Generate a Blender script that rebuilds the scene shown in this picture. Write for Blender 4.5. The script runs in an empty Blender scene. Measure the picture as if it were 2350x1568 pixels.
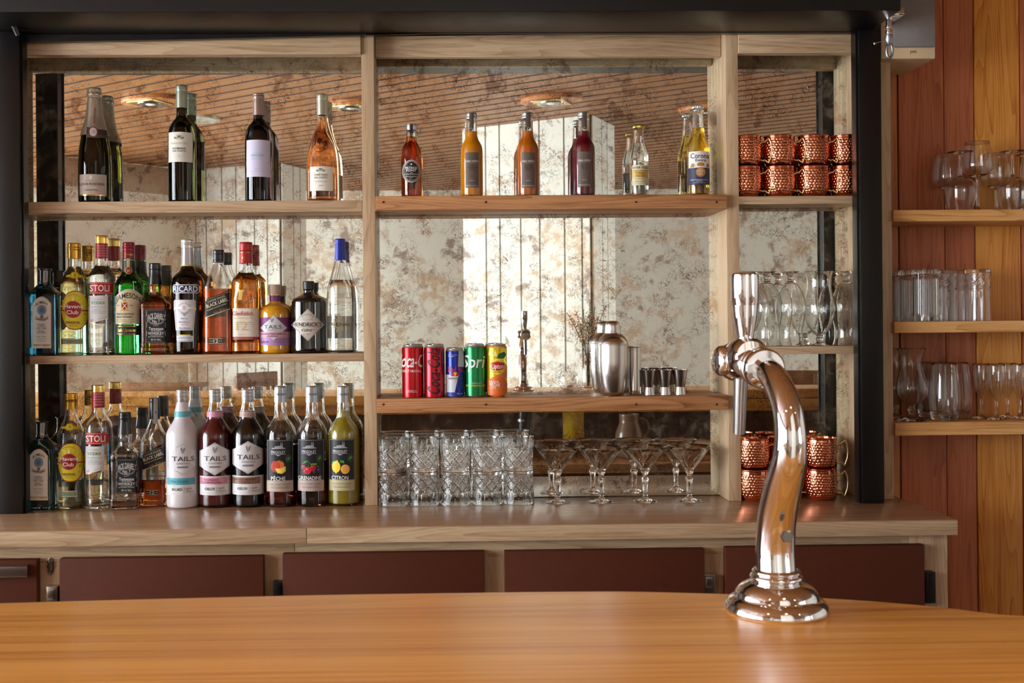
import bpy, bmesh, math, random
from mathutils import Vector, Matrix
RND = random.Random(7)
SC = bpy.context.scene
COL = SC.collection

# ---------------------------------------------------------------- camera
F = 2507.0; PPX, PPY = 1077.0, 745.0; YAW, ROLL = 0.0227, 0.0085; CAMZ = 1.43
fw = Vector((math.sin(YAW), math.cos(YAW), 0))
r0 = Vector((math.cos(YAW), -math.sin(YAW), 0)); u0 = Vector((0, 0, 1))
CR = r0*math.cos(ROLL) - u0*math.sin(ROLL)
CU = u0*math.cos(ROLL) + r0*math.sin(ROLL)
CAM = Vector((0, 0, CAMZ))
cam = bpy.data.cameras.new('camera'); camo = bpy.data.objects.new('camera', cam); COL.objects.link(camo)
camo.matrix_world = Matrix(((CR.x, CU.x, -fw.x, 0), (CR.y, CU.y, -fw.y, 0), (CR.z, CU.z, -fw.z, CAMZ), (0, 0, 0, 1)))
cam.sensor_width = 36; cam.lens = F/2350*36
cam.shift_x = (1175-PPX)/2350; cam.shift_y = -(784-PPY)/2350
cam.clip_start = 0.05
cam.dof.use_dof = True; cam.dof.focus_distance = 2.93; cam.dof.aperture_fstop = 16
SC.camera = camo

def P(px, py, Y):
    d = fw + CR*((px-PPX)/F) + CU*((PPY-py)/F)
    return CAM + d*(Y/d.y)
def PZ(px, py, z):
    d = fw + CR*((px-PPX)/F) + CU*((PPY-py)/F)
    return CAM + d*((z-CAMZ)/d.z)

# ---------------------------------------------------------------- world, light, exposure
W = bpy.data.worlds.new('world'); SC.world = W; W.use_nodes = True
nt = W.node_tree; bg = nt.nodes['Background']
sky = nt.nodes.new('ShaderNodeTexSky'); sky.sky_type = 'HOSEK_WILKIE'; sky.turbidity = 8; sky.ground_albedo = 0.6
sky.sun_direction = Vector((0.5, -0.5, 0.7)).normalized()
hs = nt.nodes.new('ShaderNodeHueSaturation'); hs.inputs['Saturation'].default_value = 0.35
nt.links.new(sky.outputs[0], hs.inputs['Color']); nt.links.new(hs.outputs[0], bg.inputs[0])
bg.inputs[1].default_value = 2.6
SC.view_settings.view_transform = 'Standard'; SC.view_settings.look = 'None'
SC.view_settings.gamma = 1; SC.view_settings.use_curve_mapping = False
SC.view_settings.exposure = 0.6
SC.cycles.max_bounces = 20; SC.cycles.transmission_bounces = 20; SC.cycles.glossy_bounces = 8
SC.cycles.diffuse_bounces = 5; SC.cycles.transparent_max_bounces = 12; SC.cycles.blur_glossy = 0.6
SC.cycles.sample_clamp_indirect = 6

def area(name, loc, rot, sx, sy, power, col, portal=False):
    l = bpy.data.lights.new(name, 'AREA'); l.shape = 'RECTANGLE'; l.size = sx; l.size_y = sy
    l.energy = power; l.color = col
    o = bpy.data.objects.new(name, l); COL.objects.link(o); o.location = loc; o.rotation_euler = rot
    if portal: l.cycles.is_portal = True
    return o
# window openings of the room: (wall, centre, width, height); daylight comes in through them
WIN_LEFT = [(-3.55, -2.2, 1.55, 1.9, 1.9), (-3.55, -0.2, 1.55, 1.9, 1.9), (-3.55, 1.7, 1.55, 1.7, 1.9)]   # x, y, z, w, h
WIN_RIGHT = [(3.95, -1.3, 1.55, 1.9, 1.9)]
DAY = (0.92, 0.985, 1.04)
for (x, y, z, w, h), pw in zip(WIN_LEFT, (150, 150, 122)):
    area('daylight', (x-0.06, y, z), (0, -math.pi/2, 0), h, w, pw, DAY)
for (x, y, z, w, h) in WIN_RIGHT:
    area('daylight', (x+0.06, y, z), (0, math.pi/2, 0), h, w, 48, DAY)

# ---------------------------------------------------------------- mesh helpers
def tag(o, label=None, cat=None, group=None, kind=None):
    if label: o['label'] = label
    if cat: o['category'] = cat
    if group: o['group'] = group
    if kind: o['kind'] = kind
    return o
def empty(name, loc=(0, 0, 0), label=None, cat=None, group=None, rz=0):
    o = bpy.data.objects.new(name, None); COL.objects.link(o); o.location = loc; o.rotation_euler = (0, 0, rz)
    o.empty_display_size = 0.02
    return tag(o, label, cat, group)
def link(name, me, parent=None, m=None):
    o = bpy.data.objects.new(name, me); COL.objects.link(o)
    if parent: o.parent = parent
    if m is not None and not me.materials: me.materials.append(m)
    return o
def mesh(name, v, f, m=None, smooth=None):
    me = bpy.data.meshes.new(name); me.from_pydata([tuple(q) for q in v], [], f); me.update()
    if smooth is not None:
        me.polygons.foreach_set('use_smooth', [True]*len(me.polygons))
        me.set_sharp_from_angle(angle=math.radians(smooth))
    for mm in (m if isinstance(m, (list, tuple)) else [m]):
        if mm: me.materials.append(mm)
    return me
def from_bm(name, bm, m=None, smooth=None):
    me = bpy.data.meshes.new(name); bm.to_mesh(me); bm.free()
    if smooth is not None:
        me.polygons.foreach_set('use_smooth', [True]*len(me.polygons))
        me.set_sharp_from_angle(angle=math.radians(smooth))
    for mm in (m if isinstance(m, (list, tuple)) else [m]):
        if mm: me.materials.append(mm)
    return me
def bm_box(bm, x0, x1, y0, y1, z0, z1, bev=0):
    r = bmesh.ops.create_cube(bm, size=1)
    vs = r['verts']
    for v in vs:
        v.co = Vector((x0+(v.co.x+.5)*(x1-x0), y0+(v.co.y+.5)*(y1-y0), z0+(v.co.z+.5)*(z1-z0)))
    if bev:
        es = list({e for v in vs for e in v.link_edges})
        bmesh.ops.bevel(bm, geom=es, offset=bev, segments=2, profile=.6, affect='EDGES')
def box(name, x0, x1, y0, y1, z0, z1, m, parent=None, bev=0.0015, smooth=40):
    bm = bmesh.new(); bm_box(bm, x0, x1, y0, y1, z0, z1, bev)
    return link(name, from_bm(name, bm, m, smooth if bev else None), parent)
def catmull(pts, k=4):
    out = []; seg = []; pieces = []
    for p in pts:
        if seg and abs(p[0]-seg[-1][0]) < 1e-9 and abs(p[1]-seg[-1][1]) < 1e-9:
            pieces.append(seg); seg = [p]
        else: seg.append(p)
    pieces.append(seg)
    for s in pieces:
        n = len(s)
        if n < 3:
            out += s; continue
        for i in range(n-1):
            p0 = s[max(i-1, 0)]; p1 = s[i]; p2 = s[i+1]; p3 = s[min(i+2, n-1)]
            for j in range(k):
                t = j/k; q = []
                for c in range(len(p1)):
                    d = p2[c]-p1[c]
                    m1 = (p2[c]-p0[c])/2; m2 = (p3[c]-p1[c])/2
                    lim = 1.5*abs(d)+1e-9          # keeps straight runs straight
                    m1 = max(-lim, min(lim, m1)); m2 = max(-lim, min(lim, m2))
                    a = 2*t**3-3*t**2+1; b = t**3-2*t**2+t; cc = -2*t**3+3*t**2; e = t**3-t**2
                    q.append(a*p1[c]+b*m1+cc*p2[c]+e*m2)
                out.append(tuple(q))
        out.append(s[-1])
    res = []
    for p in out:
        if not res or max(abs(p[i]-res[-1][i]) for i in range(len(p))) > 1e-7: res.append(p)
    return res
def lathe(prof, seg=40, n=2.0, ky=1.0, rel=None, nz=None):
    """prof: (r, z) points; n: superellipse exponent (nz(z) overrides); rel(theta, z, r) adds relief"""
    v = []; f = []; rows = []
    for (r, z) in prof:
        if abs(r) < 1e-7:
            rows.append([len(v)]); v.append((0, 0, z)); continue
        e = 2.0/(nz(z) if nz else n); row = []
        kk = ky if not callable(ky) else ky(z)
        for i in range(seg):
            t = 2*math.pi*i/seg; c, s = math.cos(t), math.sin(t)
            rr = r + (rel(t, z, r) if rel else 0)
            row.append(len(v))
            v.append((rr*math.copysign(abs(c)**e, c), rr*kk*math.copysign(abs(s)**e, s), z))
        rows.append(row)
    for a, b in zip(rows, rows[1:]):
        if len(a) == 1 and len(b) == 1: continue
        for i in range(seg):
            j = (i+1) % seg
            if len(a) == 1: f.append((a[0], b[j], b[i]))
            elif len(b) == 1: f.append((a[i], a[j], b[0]))
            else: f.append((a[i], a[j], b[j], b[i]))
    return v, f
def tube(path, rad, seg=12, cap=True):
    path = [Vector(p) for p in path]; v = []; f = []
    n = len(path); up = None
    for i, p in enumerate(path):
        t = (path[min(i+1, n-1)]-path[max(i-1, 0)]).normalized()
        if up is None:
            up = Vector((0, 0, 1)) if abs(t.z) < .9 else Vector((1, 0, 0))
        a = t.cross(up).normalized(); up = a.cross(t).normalized()
        r = rad[i] if isinstance(rad, (list, tuple)) else rad
        for k in range(seg):
            w = 2*math.pi*k/seg
            v.append(p + a*(r*math.cos(w)) + up*(r*math.sin(w)))
    for i in range(n-1):
        for k in range(seg):
            l = (k+1) % seg
            f.append((i*seg+k, i*seg+l, (i+1)*seg+l, (i+1)*seg+k))
    if cap:
        f.append(tuple(range(seg))[::-1]); f.append(tuple(range((n-1)*seg, n*seg)))
    return v, f
def join(*vf):
    V = []; FF = []
    for v, f in vf:
        o = len(V); V += [tuple(q) for q in v]; FF += [tuple(i+o for i in q) for q in f]
    return V, FF
def move(vf, m):
    return [m @ Vector(q) for q in vf[0]], vf[1]
def dup(root, loc, rz=None, label=None):
    r = root.copy(); COL.objects.link(r); r.location = loc
    if rz is not None: r.rotation_euler = (0, 0, rz) if not isinstance(rz, tuple) else rz
    if label: r['label'] = label
    for ch in list(root.children):
        c = ch.copy(); COL.objects.link(c); c.parent = r
        for g in list(ch.children):
            d = g.copy(); COL.objects.link(d); d.parent = c
    return r

# ---------------------------------------------------------------- materials
MATS = {}
def lin(c):
    return tuple(((x/255)/12.92 if x/255 <= .04045 else ((x/255+.055)/1.055)**2.4) for x in c)
def principled(name):
    m = bpy.data.materials.new(name); m.use_nodes = True
    return m, m.node_tree, m.node_tree.nodes['Principled BSDF']
def plain(rgb, rough=.5, metal=0, coat=0, spec=.5, noise=.06, aniso=0):
    key = ('p', rgb, rough, metal, coat, noise, aniso)
    if key in MATS: return MATS[key]
    m, t, b = principled('finish')
    c = lin(rgb)
    b.inputs['Roughness'].default_value = rough; b.inputs['Metallic'].default_value = metal
    b.inputs['Coat Weight'].default_value = coat; b.inputs['Specular IOR Level'].default_value = spec
    if aniso: b.inputs['Anisotropic'].default_value = aniso
    if noise:
        tc = t.nodes.new('ShaderNodeTexCoord'); no = t.nodes.new('ShaderNodeTexNoise'); mx = t.nodes.new('ShaderNodeMix')
        mx.data_type = 'RGBA'
        no.inputs['Scale'].default_value = 60; no.inputs['Detail'].default_value = 4
        t.links.new(tc.outputs['Object'], no.inputs['Vector']); t.links.new(no.outputs[0], mx.inputs[0])
        mx.inputs[6].default_value = (*[x*(1-noise) for x in c], 1); mx.inputs[7].default_value = (*[min(1, x*(1+noise)) for x in c], 1)
        t.links.new(mx.outputs[2], b.inputs['Base Color'])
    else: b.inputs['Base Color'].default_value = (*c, 1)
    MATS[key] = m; return m
def ink(rgb, metal=0, rough=.45):
    return plain(rgb, rough, metal, 0, .4, 0)
def glassm(col=(1, 1, 1), ior=1.47, rough=0.0, trans=1.0):
    key = ('g', col, ior, rough, trans)
    if key in MATS: return MATS[key]
    m, t, b = principled('glass')
    b.inputs['Base Color'].default_value = (*col, 1); b.inputs['Roughness'].default_value = rough
    b.inputs['Transmission Weight'].default_value = trans; b.inputs['IOR'].default_value = ior
    MATS[key] = m; return m
def ramp(t, stops):
    r = t.nodes.new('ShaderNodeValToRGB'); e = r.color_ramp.elements
    while len(e) < len(stops): e.new(.5)
    for i, (p, c) in enumerate(stops):
        e[i].position = p; e[i].color = (*c, 1) if len(c) == 3 else c
    return r
def wood(name, dark, mid, light, axis='x', scale=1.0, rough=.4, stretch=14, ring=.5, coat=0, seed=0, bump=.15, fine=1.0, vary=True):
    """procedural wood with the grain along the given axis"""
    m, t, b = principled(name)
    N = t.nodes; Lk = t.links
    tc = N.new('ShaderNodeTexCoord'); mp = N.new('ShaderNodeMapping')
    sc = {'x': (1/stretch, 1, 1), 'y': (1, 1/stretch, 1), 'z': (1, 1, 1/stretch)}[axis]
    mp.inputs['Scale'].default_value = [s*scale for s in sc]
    mp.inputs['Location'].default_value = (seed*3.7, seed*1.9, seed*2.3)
    Lk.new(tc.outputs['Object'], mp.inputs['Vector'])
    vec = mp.outputs[0]
    if vary:
        oi = N.new('ShaderNodeObjectInfo'); va = N.new('ShaderNodeVectorMath'); va.operation = 'MULTIPLY_ADD'
        cb = N.new('ShaderNodeCombineXYZ')
        for i in range(3): Lk.new(oi.outputs['Random'], cb.inputs[i])
        va.inputs[1].default_value = (7, 5, 9); Lk.new(cb.outputs[0], va.inputs[0]); Lk.new(vec, va.inputs[2]); vec = va.outputs[0]
    n1 = N.new('ShaderNodeTexNoise'); n1.inputs['Scale'].default_value = 9; n1.inputs['Detail'].default_value = 5; n1.inputs['Distortion'].default_value = .6
    Lk.new(vec, n1.inputs['Vector'])
    # cathedral rings: bands of a low-frequency field
    n2 = N.new('ShaderNodeTexNoise'); n2.inputs['Scale'].default_value = 3.2; n2.inputs['Detail'].default_value = 1; n2.inputs['Distortion'].default_value = .3
    Lk.new(vec, n2.inputs['Vector'])
    mu = N.new('ShaderNodeMath'); mu.operation = 'MULTIPLY'; mu.inputs[1].default_value = 16; Lk.new(n2.outputs[0], mu.inputs[0])
    fr = N.new('ShaderNodeMath'); fr.operation = 'FRACT'; Lk.new(mu.outputs[0], fr.inputs[0])
    pw = N.new('ShaderNodeMath'); pw.operation = 'POWER'; pw.inputs[1].default_value = 2.2; Lk.new(fr.outputs[0], pw.inputs[0])
    n3 = N.new('ShaderNodeTexNoise'); n3.inputs['Scale'].default_value = 70*fine; n3.inputs['Detail'].default_value = 3
    Lk.new(vec, n3.inputs['Vector'])
    a1 = N.new('ShaderNodeMath'); a1.operation = 'MULTIPLY_ADD'; a1.inputs[1].default_value = -ring*.45; Lk.new(pw.outputs[0], a1.inputs[0]); Lk.new(n1.outputs[0], a1.inputs[2])
    a2 = N.new('ShaderNodeMath'); a2.operation = 'MULTIPLY_ADD'; a2.inputs[1].default_value = .5; Lk.new(n3.outputs[0], a2.inputs[0]); Lk.new(a1.outputs[0], a2.inputs[2])
    rp = ramp(t, [(.28, lin(dark)), (.52, lin(mid)), (.8, lin(light))]); Lk.new(a2.outputs[0], rp.inputs[0])
    Lk.new(rp.outputs[0], b.inputs['Base Color'])
    b.inputs['Roughness'].default_value = rough; b.inputs['Coat Weight'].default_value = coat; b.inputs['Coat Roughness'].default_value = .25
    bp = N.new('ShaderNodeBump'); bp.inputs['Strength'].default_value = bump; bp.inputs['Distance'].default_value = .001
    Lk.new(a2.outputs[0], bp.inputs['Height']); Lk.new(bp.outputs[0], b.inputs['Normal'])
    return m
ASH_X = wood('pale_laminate', (142, 112, 81), (173, 143, 110), (195, 167, 134), 'x', 5, .42, 16, .55)
ASH_Z = wood('pale_laminate_upright', (144, 114, 83), (176, 146, 112), (197, 169, 136), 'z', 5, .42, 16, .55)
COUNTER = wood('counter_laminate', (146, 110, 80), (162, 124, 92), (176, 139, 106), 'x', 5, .2, 16, .3, .15)
FIR_X = wood('fir_shelf', (128, 80, 46), (166, 113, 70), (186, 134, 88), 'x', 6, .42, 18, .8)
PINE_BAR = wood('varnished_pine', (158, 98, 36), (196, 132, 54), (218, 158, 78), 'x', 1.8, .36, 30, .5, .3, vary=False, bump=.05)
PINE_SHELF = wood('pine_shelf', (165, 105, 52), (196, 142, 80), (214, 164, 104), 'x', 5, .42, 20, .6)
PINE_PLANK = wood('yellow_pine_plank', (176, 102, 32), (208, 134, 50), (222, 156, 72), 'z', 5, .45, 18, .8)
CEDAR = wood('red_cedar_plank', (142, 72, 40), (170, 94, 56), (190, 114, 74), 'z', 5, .5, 20, .6)
CEDAR2 = wood('brown_cedar_plank', (140, 80, 40), (172, 106, 58), (190, 124, 74), 'z', 5, .5, 20, .6)
CEIL = wood('ceiling_board', (122, 70, 30), (150, 92, 46), (172, 116, 66), 'x', 3, .42, 18, .5)
DOORM = plain((82, 38, 20), .65, 0, 0, .2, .12)
BLACK = plain((9, 8, 8), .36, 0, 0, .4, .1)
BLACKM = plain((14, 12, 12), .34, 0, 0, .5, .1)
WHITEW = plain((238, 232, 218), .5, 0, 0, .4, .03)
CHROME = plain((232, 232, 236), .04, 1, 0, .5, 0)
STEEL = plain((204, 200, 196), .22, 1, 0, .5, .05, .7)
ALU = plain((206, 204, 202), .3, .75, 0, .5, .03)
CLEAR = glassm((.985, .99, .985), 1.47)
CRYSTAL = glassm((.99, .995, .99), 1.5)

def antique():
    m, t, b = principled('antique_mirror'); N = t.nodes; Lk = t.links
    N.remove(b); out = [n for n in N if n.type == 'OUTPUT_MATERIAL'][0]
    tc = N.new('ShaderNodeTexCoord')
    def noise(sc, det, dist, ro=.55, off=0):
        mp = N.new('ShaderNodeMapping'); mp.inputs['Location'].default_value = (off, off*.7, off*1.3); Lk.new(tc.outputs['Object'], mp.inputs[0])
        n = N.new('ShaderNodeTexNoise'); n.inputs['Scale'].default_value = sc; n.inputs['Detail'].default_value = det
        n.inputs['Distortion'].default_value = dist; n.inputs['Roughness'].default_value = ro
        Lk.new(mp.outputs[0], n.inputs['Vector']); return n.outputs[0]
    def math_(op, a, b_, c=None):
        n = N.new('ShaderNodeMath'); n.operation = op
        for i, q in enumerate((a, b_, c)):
            if q is None: continue
            if isinstance(q, (int, float)): n.inputs[i].default_value = q
            else: Lk.new(q, n.inputs[i])
        return n.outputs[0]
    def step(x, a, b_):
        n = N.new('ShaderNodeMapRange'); n.interpolation_type = 'SMOOTHSTEP'
        n.inputs[1].default_value = a; n.inputs[2].default_value = b_; Lk.new(x, n.inputs[0]); return n.outputs[0]
    big = noise(9, 3, .6, .55, 1)
    blot = noise(30, 8, .35, .7, 5)
    tan = step(math_('MULTIPLY_ADD', big, .5, math_('MULTIPLY', blot, .75)), .61, .77)
    big2 = noise(14, 2, .5, .5, 11); blot2 = noise(42, 7, .4, .7, 17)
    grey = step(math_('MULTIPLY_ADD', big2, .62, math_('MULTIPLY', blot2, .62)), .675, .79)
    halo = step(math_('MULTIPLY_ADD', big, .6, math_('MULTIPLY', noise(20, 3, .8, .5, 5), .6)), .48, .64)
    curl = noise(22, 4, 2.8, .5, 23)
    vein = math_('SUBTRACT', 1, step(math_('ABSOLUTE', math_('SUBTRACT', curl, .5), 0), .003, .022))
    curl2 = noise(34, 3, 3.0, .5, 31)
    vein2 = math_('SUBTRACT', 1, step(math_('ABSOLUTE', math_('SUBTRACT', curl2, .5), 0), .003, .024))
    gate = step(noise(19, 2, 0, .5, 41), .42, .60)
    veins = math_('MULTIPLY', math_('MULTIPLY', math_('MAXIMUM', vein, vein2), gate), math_('MULTIPLY_ADD', halo, .8, .2))
    def mix(f, a, b_):
        n = N.new('ShaderNodeMix'); n.data_type = 'RGBA'; Lk.new(f, n.inputs[0])
        for i, q in ((6, a), (7, b_)):
            if isinstance(q, tuple): n.inputs[i].default_value = (*q, 1)
            else: Lk.new(q, n.inputs[i])
        return n.outputs[2]
    c = mix(tan, (.87, .945, .93), (.80, .68, .54))
    c = mix(grey, c, (.50, .44, .41))
    c = mix(math_('MULTIPLY', veins, .9), c, (.22, .16, .13))
    g = N.new('ShaderNodeBsdfGlossy'); g.inputs['Roughness'].default_value = .012; Lk.new(c, g.inputs['Color'])
    d = N.new('ShaderNodeBsdfDiffuse')
    dc = mix(grey, (.50, .42, .30), (.16, .13, .12)); dc = mix(veins, dc, (.10, .07, .05)); Lk.new(dc, d.inputs['Color'])
    ms = N.new('ShaderNodeMixShader')
    Lk.new(math_('ADD', .02, math_('MULTIPLY', math_('MAXIMUM', tan, math_('MAXIMUM', grey, veins)), .22)), ms.inputs[0])
    Lk.new(g.outputs[0], ms.inputs[1]); Lk.new(d.outputs[0], ms.inputs[2]); Lk.new(ms.outputs[0], out.inputs[0])
    return m
MIRROR = antique()
# ---------------------------------------------------------------- the room (most of it is seen only in the mirror)
MY = 3.0                                     # mirror plane
CEILZ = 2.63
XL, XR, YB, YF = -3.5, 3.9, -3.75, 3.08
def st(o):
    o['kind'] = 'structure'; return o
FLOORM = wood('floor_boards', (120, 96, 74), (150, 124, 98), (172, 146, 120), 'y', 2, .45, 14, .5)
st(box('floor', XL-.1, XR+.1, YB-.1, YF+.1, -.06, 0, FLOORM, None, 0))
st(box('wall_front', XL-.1, XR+.1, YF, YF+.1, 0, CEILZ+.1, plain((70, 44, 30), .7), None, 0))
def wall_with_windows(name, axis, c, wins, a0, a1, side=1):
    """a wall in the plane axis=c between a0 and a1 with rectangular openings (centre, zcentre, w, h)"""
    bm = bmesh.new(); cuts = sorted((w[0]-w[2]/2, w[0]+w[2]/2, w[1]-w[3]/2, w[1]+w[3]/2) for w in wins)
    def bx(p, q, z0, z1):
        if axis == 'x': bm_box(bm, min(c, c-side*.12), max(c, c-side*.12), p, q, z0, z1)
        else: bm_box(bm, p, q, c-.12, c, z0, z1)
    x = a0
    for (p, q, z0, z1) in cuts:
        bx(x, p, 0, CEILZ+.1); bx(p, q, 0, z0); bx(p, q, z1, CEILZ+.1); x = q
    bx(x, a1, 0, CEILZ+.1)
    return st(link(name, from_bm(name, bm, WHITEW)))
wall_left = wall_with_windows('wall_left', 'x', XL, [(w[1], w[2], w[3], w[4]) for w in WIN_LEFT], YB-.1, YF)
wall_right = wall_with_windows('wall_right', 'x', XR, [(w[1], w[2], w[3], w[4]) for w in WIN_RIGHT], YB-.1, YF, -1)
st(box('wall_back', XL, XR, YB-.1, YB, 0, CEILZ+.1, WHITEW, None, 0))
# windows: frame with a mullion and thin panes
def pane_mat():
    m, t, b = principled('window_glass'); N = t.nodes; N.remove(b)
    out = [n for n in N if n.type == 'OUTPUT_MATERIAL'][0]
    tr = N.new('ShaderNodeBsdfTransparent'); gl = N.new('ShaderNodeBsdfGlossy'); gl.inputs['Roughness'].default_value = .01
    fr = N.new('ShaderNodeFresnel'); fr.inputs[0].default_value = 1.45; ms = N.new('ShaderNodeMixShader')
    t.links.new(fr.outputs[0], ms.inputs[0]); t.links.new(tr.outputs[0], ms.inputs[1]); t.links.new(gl.outputs[0], ms.inputs[2]); t.links.new(ms.outputs[0], out.inputs[0])
    return m
PANE = pane_mat(); FRAMEW = plain((150, 100, 58), .5)
def window(name, axis, c, w, side=1):
    a, z, ww, hh = w; bm = bmesh.new()
    def bx(p, q, z0, z1, d0, d1, b):
        if axis == 'x': bm_box(b, min(c+side*d0, c+side*d1), max(c+side*d0, c+side*d1), p, q, z0, z1)
        else: bm_box(b, p, q, c+d0, c+d1, z0, z1)
    t = .06; p0, p1, z0, z1 = a-ww/2, a+ww/2, z-hh/2, z+hh/2
    bx(p0, p1, z0, z0+t, -.1, -.02, bm); bx(p0, p1, z1-t, z1, -.1, -.02, bm)
    bx(p0, p0+t, z0+t, z1-t, -.1, -.02, bm); bx(p1-t, p1, z0+t, z1-t, -.1, -.02, bm)
    bx(a-.025, a+.025, z0+t, z1-t, -.09, -.03, bm)
    fo = st(link(name, from_bm(name, bm, FRAMEW)))
    for s in (-1, 1):
        b = bmesh.new(); q0, q1 = (p0+t, a-.025) if s < 0 else (a+.025, p1-t)
        bx(q0, q1, z0+t, z1-t, -.061, -.059, b); link('pane', from_bm('pane', b, PANE), fo)
for i, w in enumerate(WIN_LEFT): window('window_%d' % (i+1), 'x', XL, (w[1], w[2], w[3], w[4]))
w = WIN_RIGHT[0]; window('window_4', 'x', XR, (w[1], w[2], w[3], w[4]), -1)

# ceiling: boards run askew to the bar
ceiling = st(box('ceiling', XL-.1, XR+.1, YB-.1, YF+.1, CEILZ+.013, CEILZ+.1, plain((22, 12, 8), .9), None, 0))
GROOVE_SHADE = plain((40, 22, 12), .8)  # dark brown for added strips that imitate shade in the board grooves
ang = math.radians(35); pitch = .118; ca, sa = math.cos(ang), math.sin(ang)
for k in range(-42, 48):
    # board k covers v in [k*pitch, (k+1)*pitch] across the grain; clip its length to the room
    v0 = k*pitch; vm = v0+pitch/2
    us = []
    for (X, ax) in ((XL, 0), (XR, 0)):
        u = (X + vm*sa)/ca; us.append(u)
    for (Yv, ax) in ((YB, 1), (YF-.02, 1)):
        u = (Yv - vm*ca)/sa; us.append(u)
    lo = max(min(us[0], us[1]), min(us[2], us[3])); hi = min(max(us[0], us[1]), max(us[2], us[3]))
    if hi-lo < .3: continue
    o = box('plank', lo, hi, v0+.006, v0+pitch-.006, CEILZ, CEILZ+.013, CEIL, ceiling, 0)
    o.rotation_euler = (0, 0, ang)
    o = box('groove_shade_strip', lo, hi, v0-.0055, v0+.0055, CEILZ-.002, CEILZ+.002, GROOVE_SHADE, ceiling, 0); o.rotation_euler = (0, 0, ang)
# white plank-clad columns standing askew in the room
def white_column(a, corner, b, depth=.5):
    """faces a-corner and corner-b (plan points) clad with vertical planks"""
    a, c, b = Vector((*a, 0)), Vector((*corner, 0)), Vector((*b, 0))
    d = a + (b-c)
    bm = bmesh.new(); vs = [bm.verts.new((p.x, p.y, z)) for z in (0, CEILZ) for p in (a, c, b, d)]
    for i in range(4):
        j = (i+1) % 4; bm.faces.new((vs[i], vs[j], vs[4+j], vs[4+i]))
    bm.faces.new(vs[4:]); bmesh.ops.recalc_face_normals(bm, faces=bm.faces[:])
    root = st(link('wall_column', from_bm('wall_column', bm, plain((60, 40, 26), .8))))
    for (p, q) in ((a, c), (c, b), (d, a), (b, d)):
        L = (q-p).length; dr = (q-p).normalized(); nrm = Vector((-dr.y, dr.x, 0))
        mid = (p+q)/2; cen = (a+b+c+d)/4
        if (mid+nrm*.01-cen).length < (mid-cen).length: nrm = -nrm
        s = 0.0; i = 0
        widths = [.155, .095, .14, .125, .16, .11]
        while s < L-.01:
            w = min(widths[i % 6], L-s)
            if L-s-w < .05: w = L-s
            bm = bmesh.new(); bm_box(bm, 0, w-.010, 0, .014, 0, CEILZ-.004)
            me = from_bm('plank', bm, WHITEW); o = link('plank', me, root)
            o.matrix_world = Matrix(((dr.x, nrm.x, 0, p.x+dr.x*(s+.005)), (dr.y, nrm.y, 0, p.y+dr.y*(s+.005)), (0, 0, 1, .002), (0, 0, 0, 1)))
            s += w; i += 1
    return root
white_column((.13, -.70), (.85, -.27), (1.03, -.62))
white_column((-2.02, -2.42), (-1.20, -2.07), (-1.06, -2.38))
# stepped white cornice boards along the far left of the room
for i, (z0, z1, dx) in enumerate(((2.42, 2.63, .0), (2.31, 2.42, .05), (2.20, 2.31, .10), (2.08, 2.20, .15))):
    o = box('trim_%d' % (i+1), 0, 1.0, -.06, .0, z0, z1-.01, plain((176, 146, 116), .5), None, .004)
    o.rotation_euler = (0, 0, math.radians(135)); o.location = (-1.98-dx*.9, -2.38-dx*.4, 0); st(o)
tw = box('wall_partition', 0, 1.0, -.1, -.06, 0, 2.62, WHITEW, None, 0); tw.rotation_euler = (0, 0, math.radians(135)); tw.location = (-2.02, -2.42, 0); st(tw)

# cedar and pine boards of the wall beside the bar, board by board
wall_side = st(box('wall_boarding', 1.1, 2.3, 3.074, 3.0795, 0, CEILZ, plain((36, 18, 10), .8), None, 0))
edges = [2030, 2063.5, 2066, 2169, 2171.5, 2239, 2241, 2343, 2346, 2450, 2452, 2560]
for i, mt in enumerate((CEDAR2, CEDAR, CEDAR, PINE_PLANK, CEDAR, PINE_PLANK)):
    xa = P(edges[2*i], 700, 3.06).x; xb = P(edges[2*i+1], 700, 3.06).x
    box('plank', xa, xb, 3.062-.003*(i % 2), 3.074, 0, CEILZ-.01, mt, wall_side, .002)

# ---------------------------------------------------------------- back counter and its cupboards
ZC = CAMZ-.4775
YCF = 2.59; XCR = P(2196, 1195, YCF).x; XCL = -1.75
wt = empty('worktop', (0, 2.8, ZC), 'long pale wood-laminate back counter top under the bottles and glasses', 'counter')
wt_bottom = P(1020, 1243, YCF).z
def wbox(name, *a, **k): return box(name, *a, **k)
def rel(o, root):
    o.parent = root; o.location = -root.location; return o
rel(box('counter_top', XCL, XCR, YCF+.002, 3.06, ZC-.02, ZC, COUNTER, None, .0008), wt)
xs_ = P(704, 1230, YCF).x
rel(box('edge_band', XCL, xs_-.0006, YCF-.004, YCF+.002, wt_bottom, ZC-.001, ASH_X, None, .0012), wt)
rel(box('edge_band', xs_+.0006, XCR, YCF-.004, YCF+.002, wt_bottom, ZC-.001, ASH_X, None, .0012), wt)
rel(box('underlay', XCL, XCR-.002, YCF+.002, 3.05, wt_bottom, ZC-.02, ASH_X, None, 0), wt)
cup = empty('cupboard_row', (0, 2.8, 0), 'row of low pale wood cupboards with dark brown doors under the back counter', 'cupboard')
YA = 2.625; XAR = P(2175, 1300, YA).x
def crel(name, x0, x1, y0, y1, z0, z1, m, bev=.001):
    return rel(box(name, x0, x1, y0, y1, z0, z1, m, None, bev), cup)
zr = P(1020, 1280, YA).z
xj = P(676, 1260, YA).x
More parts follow.
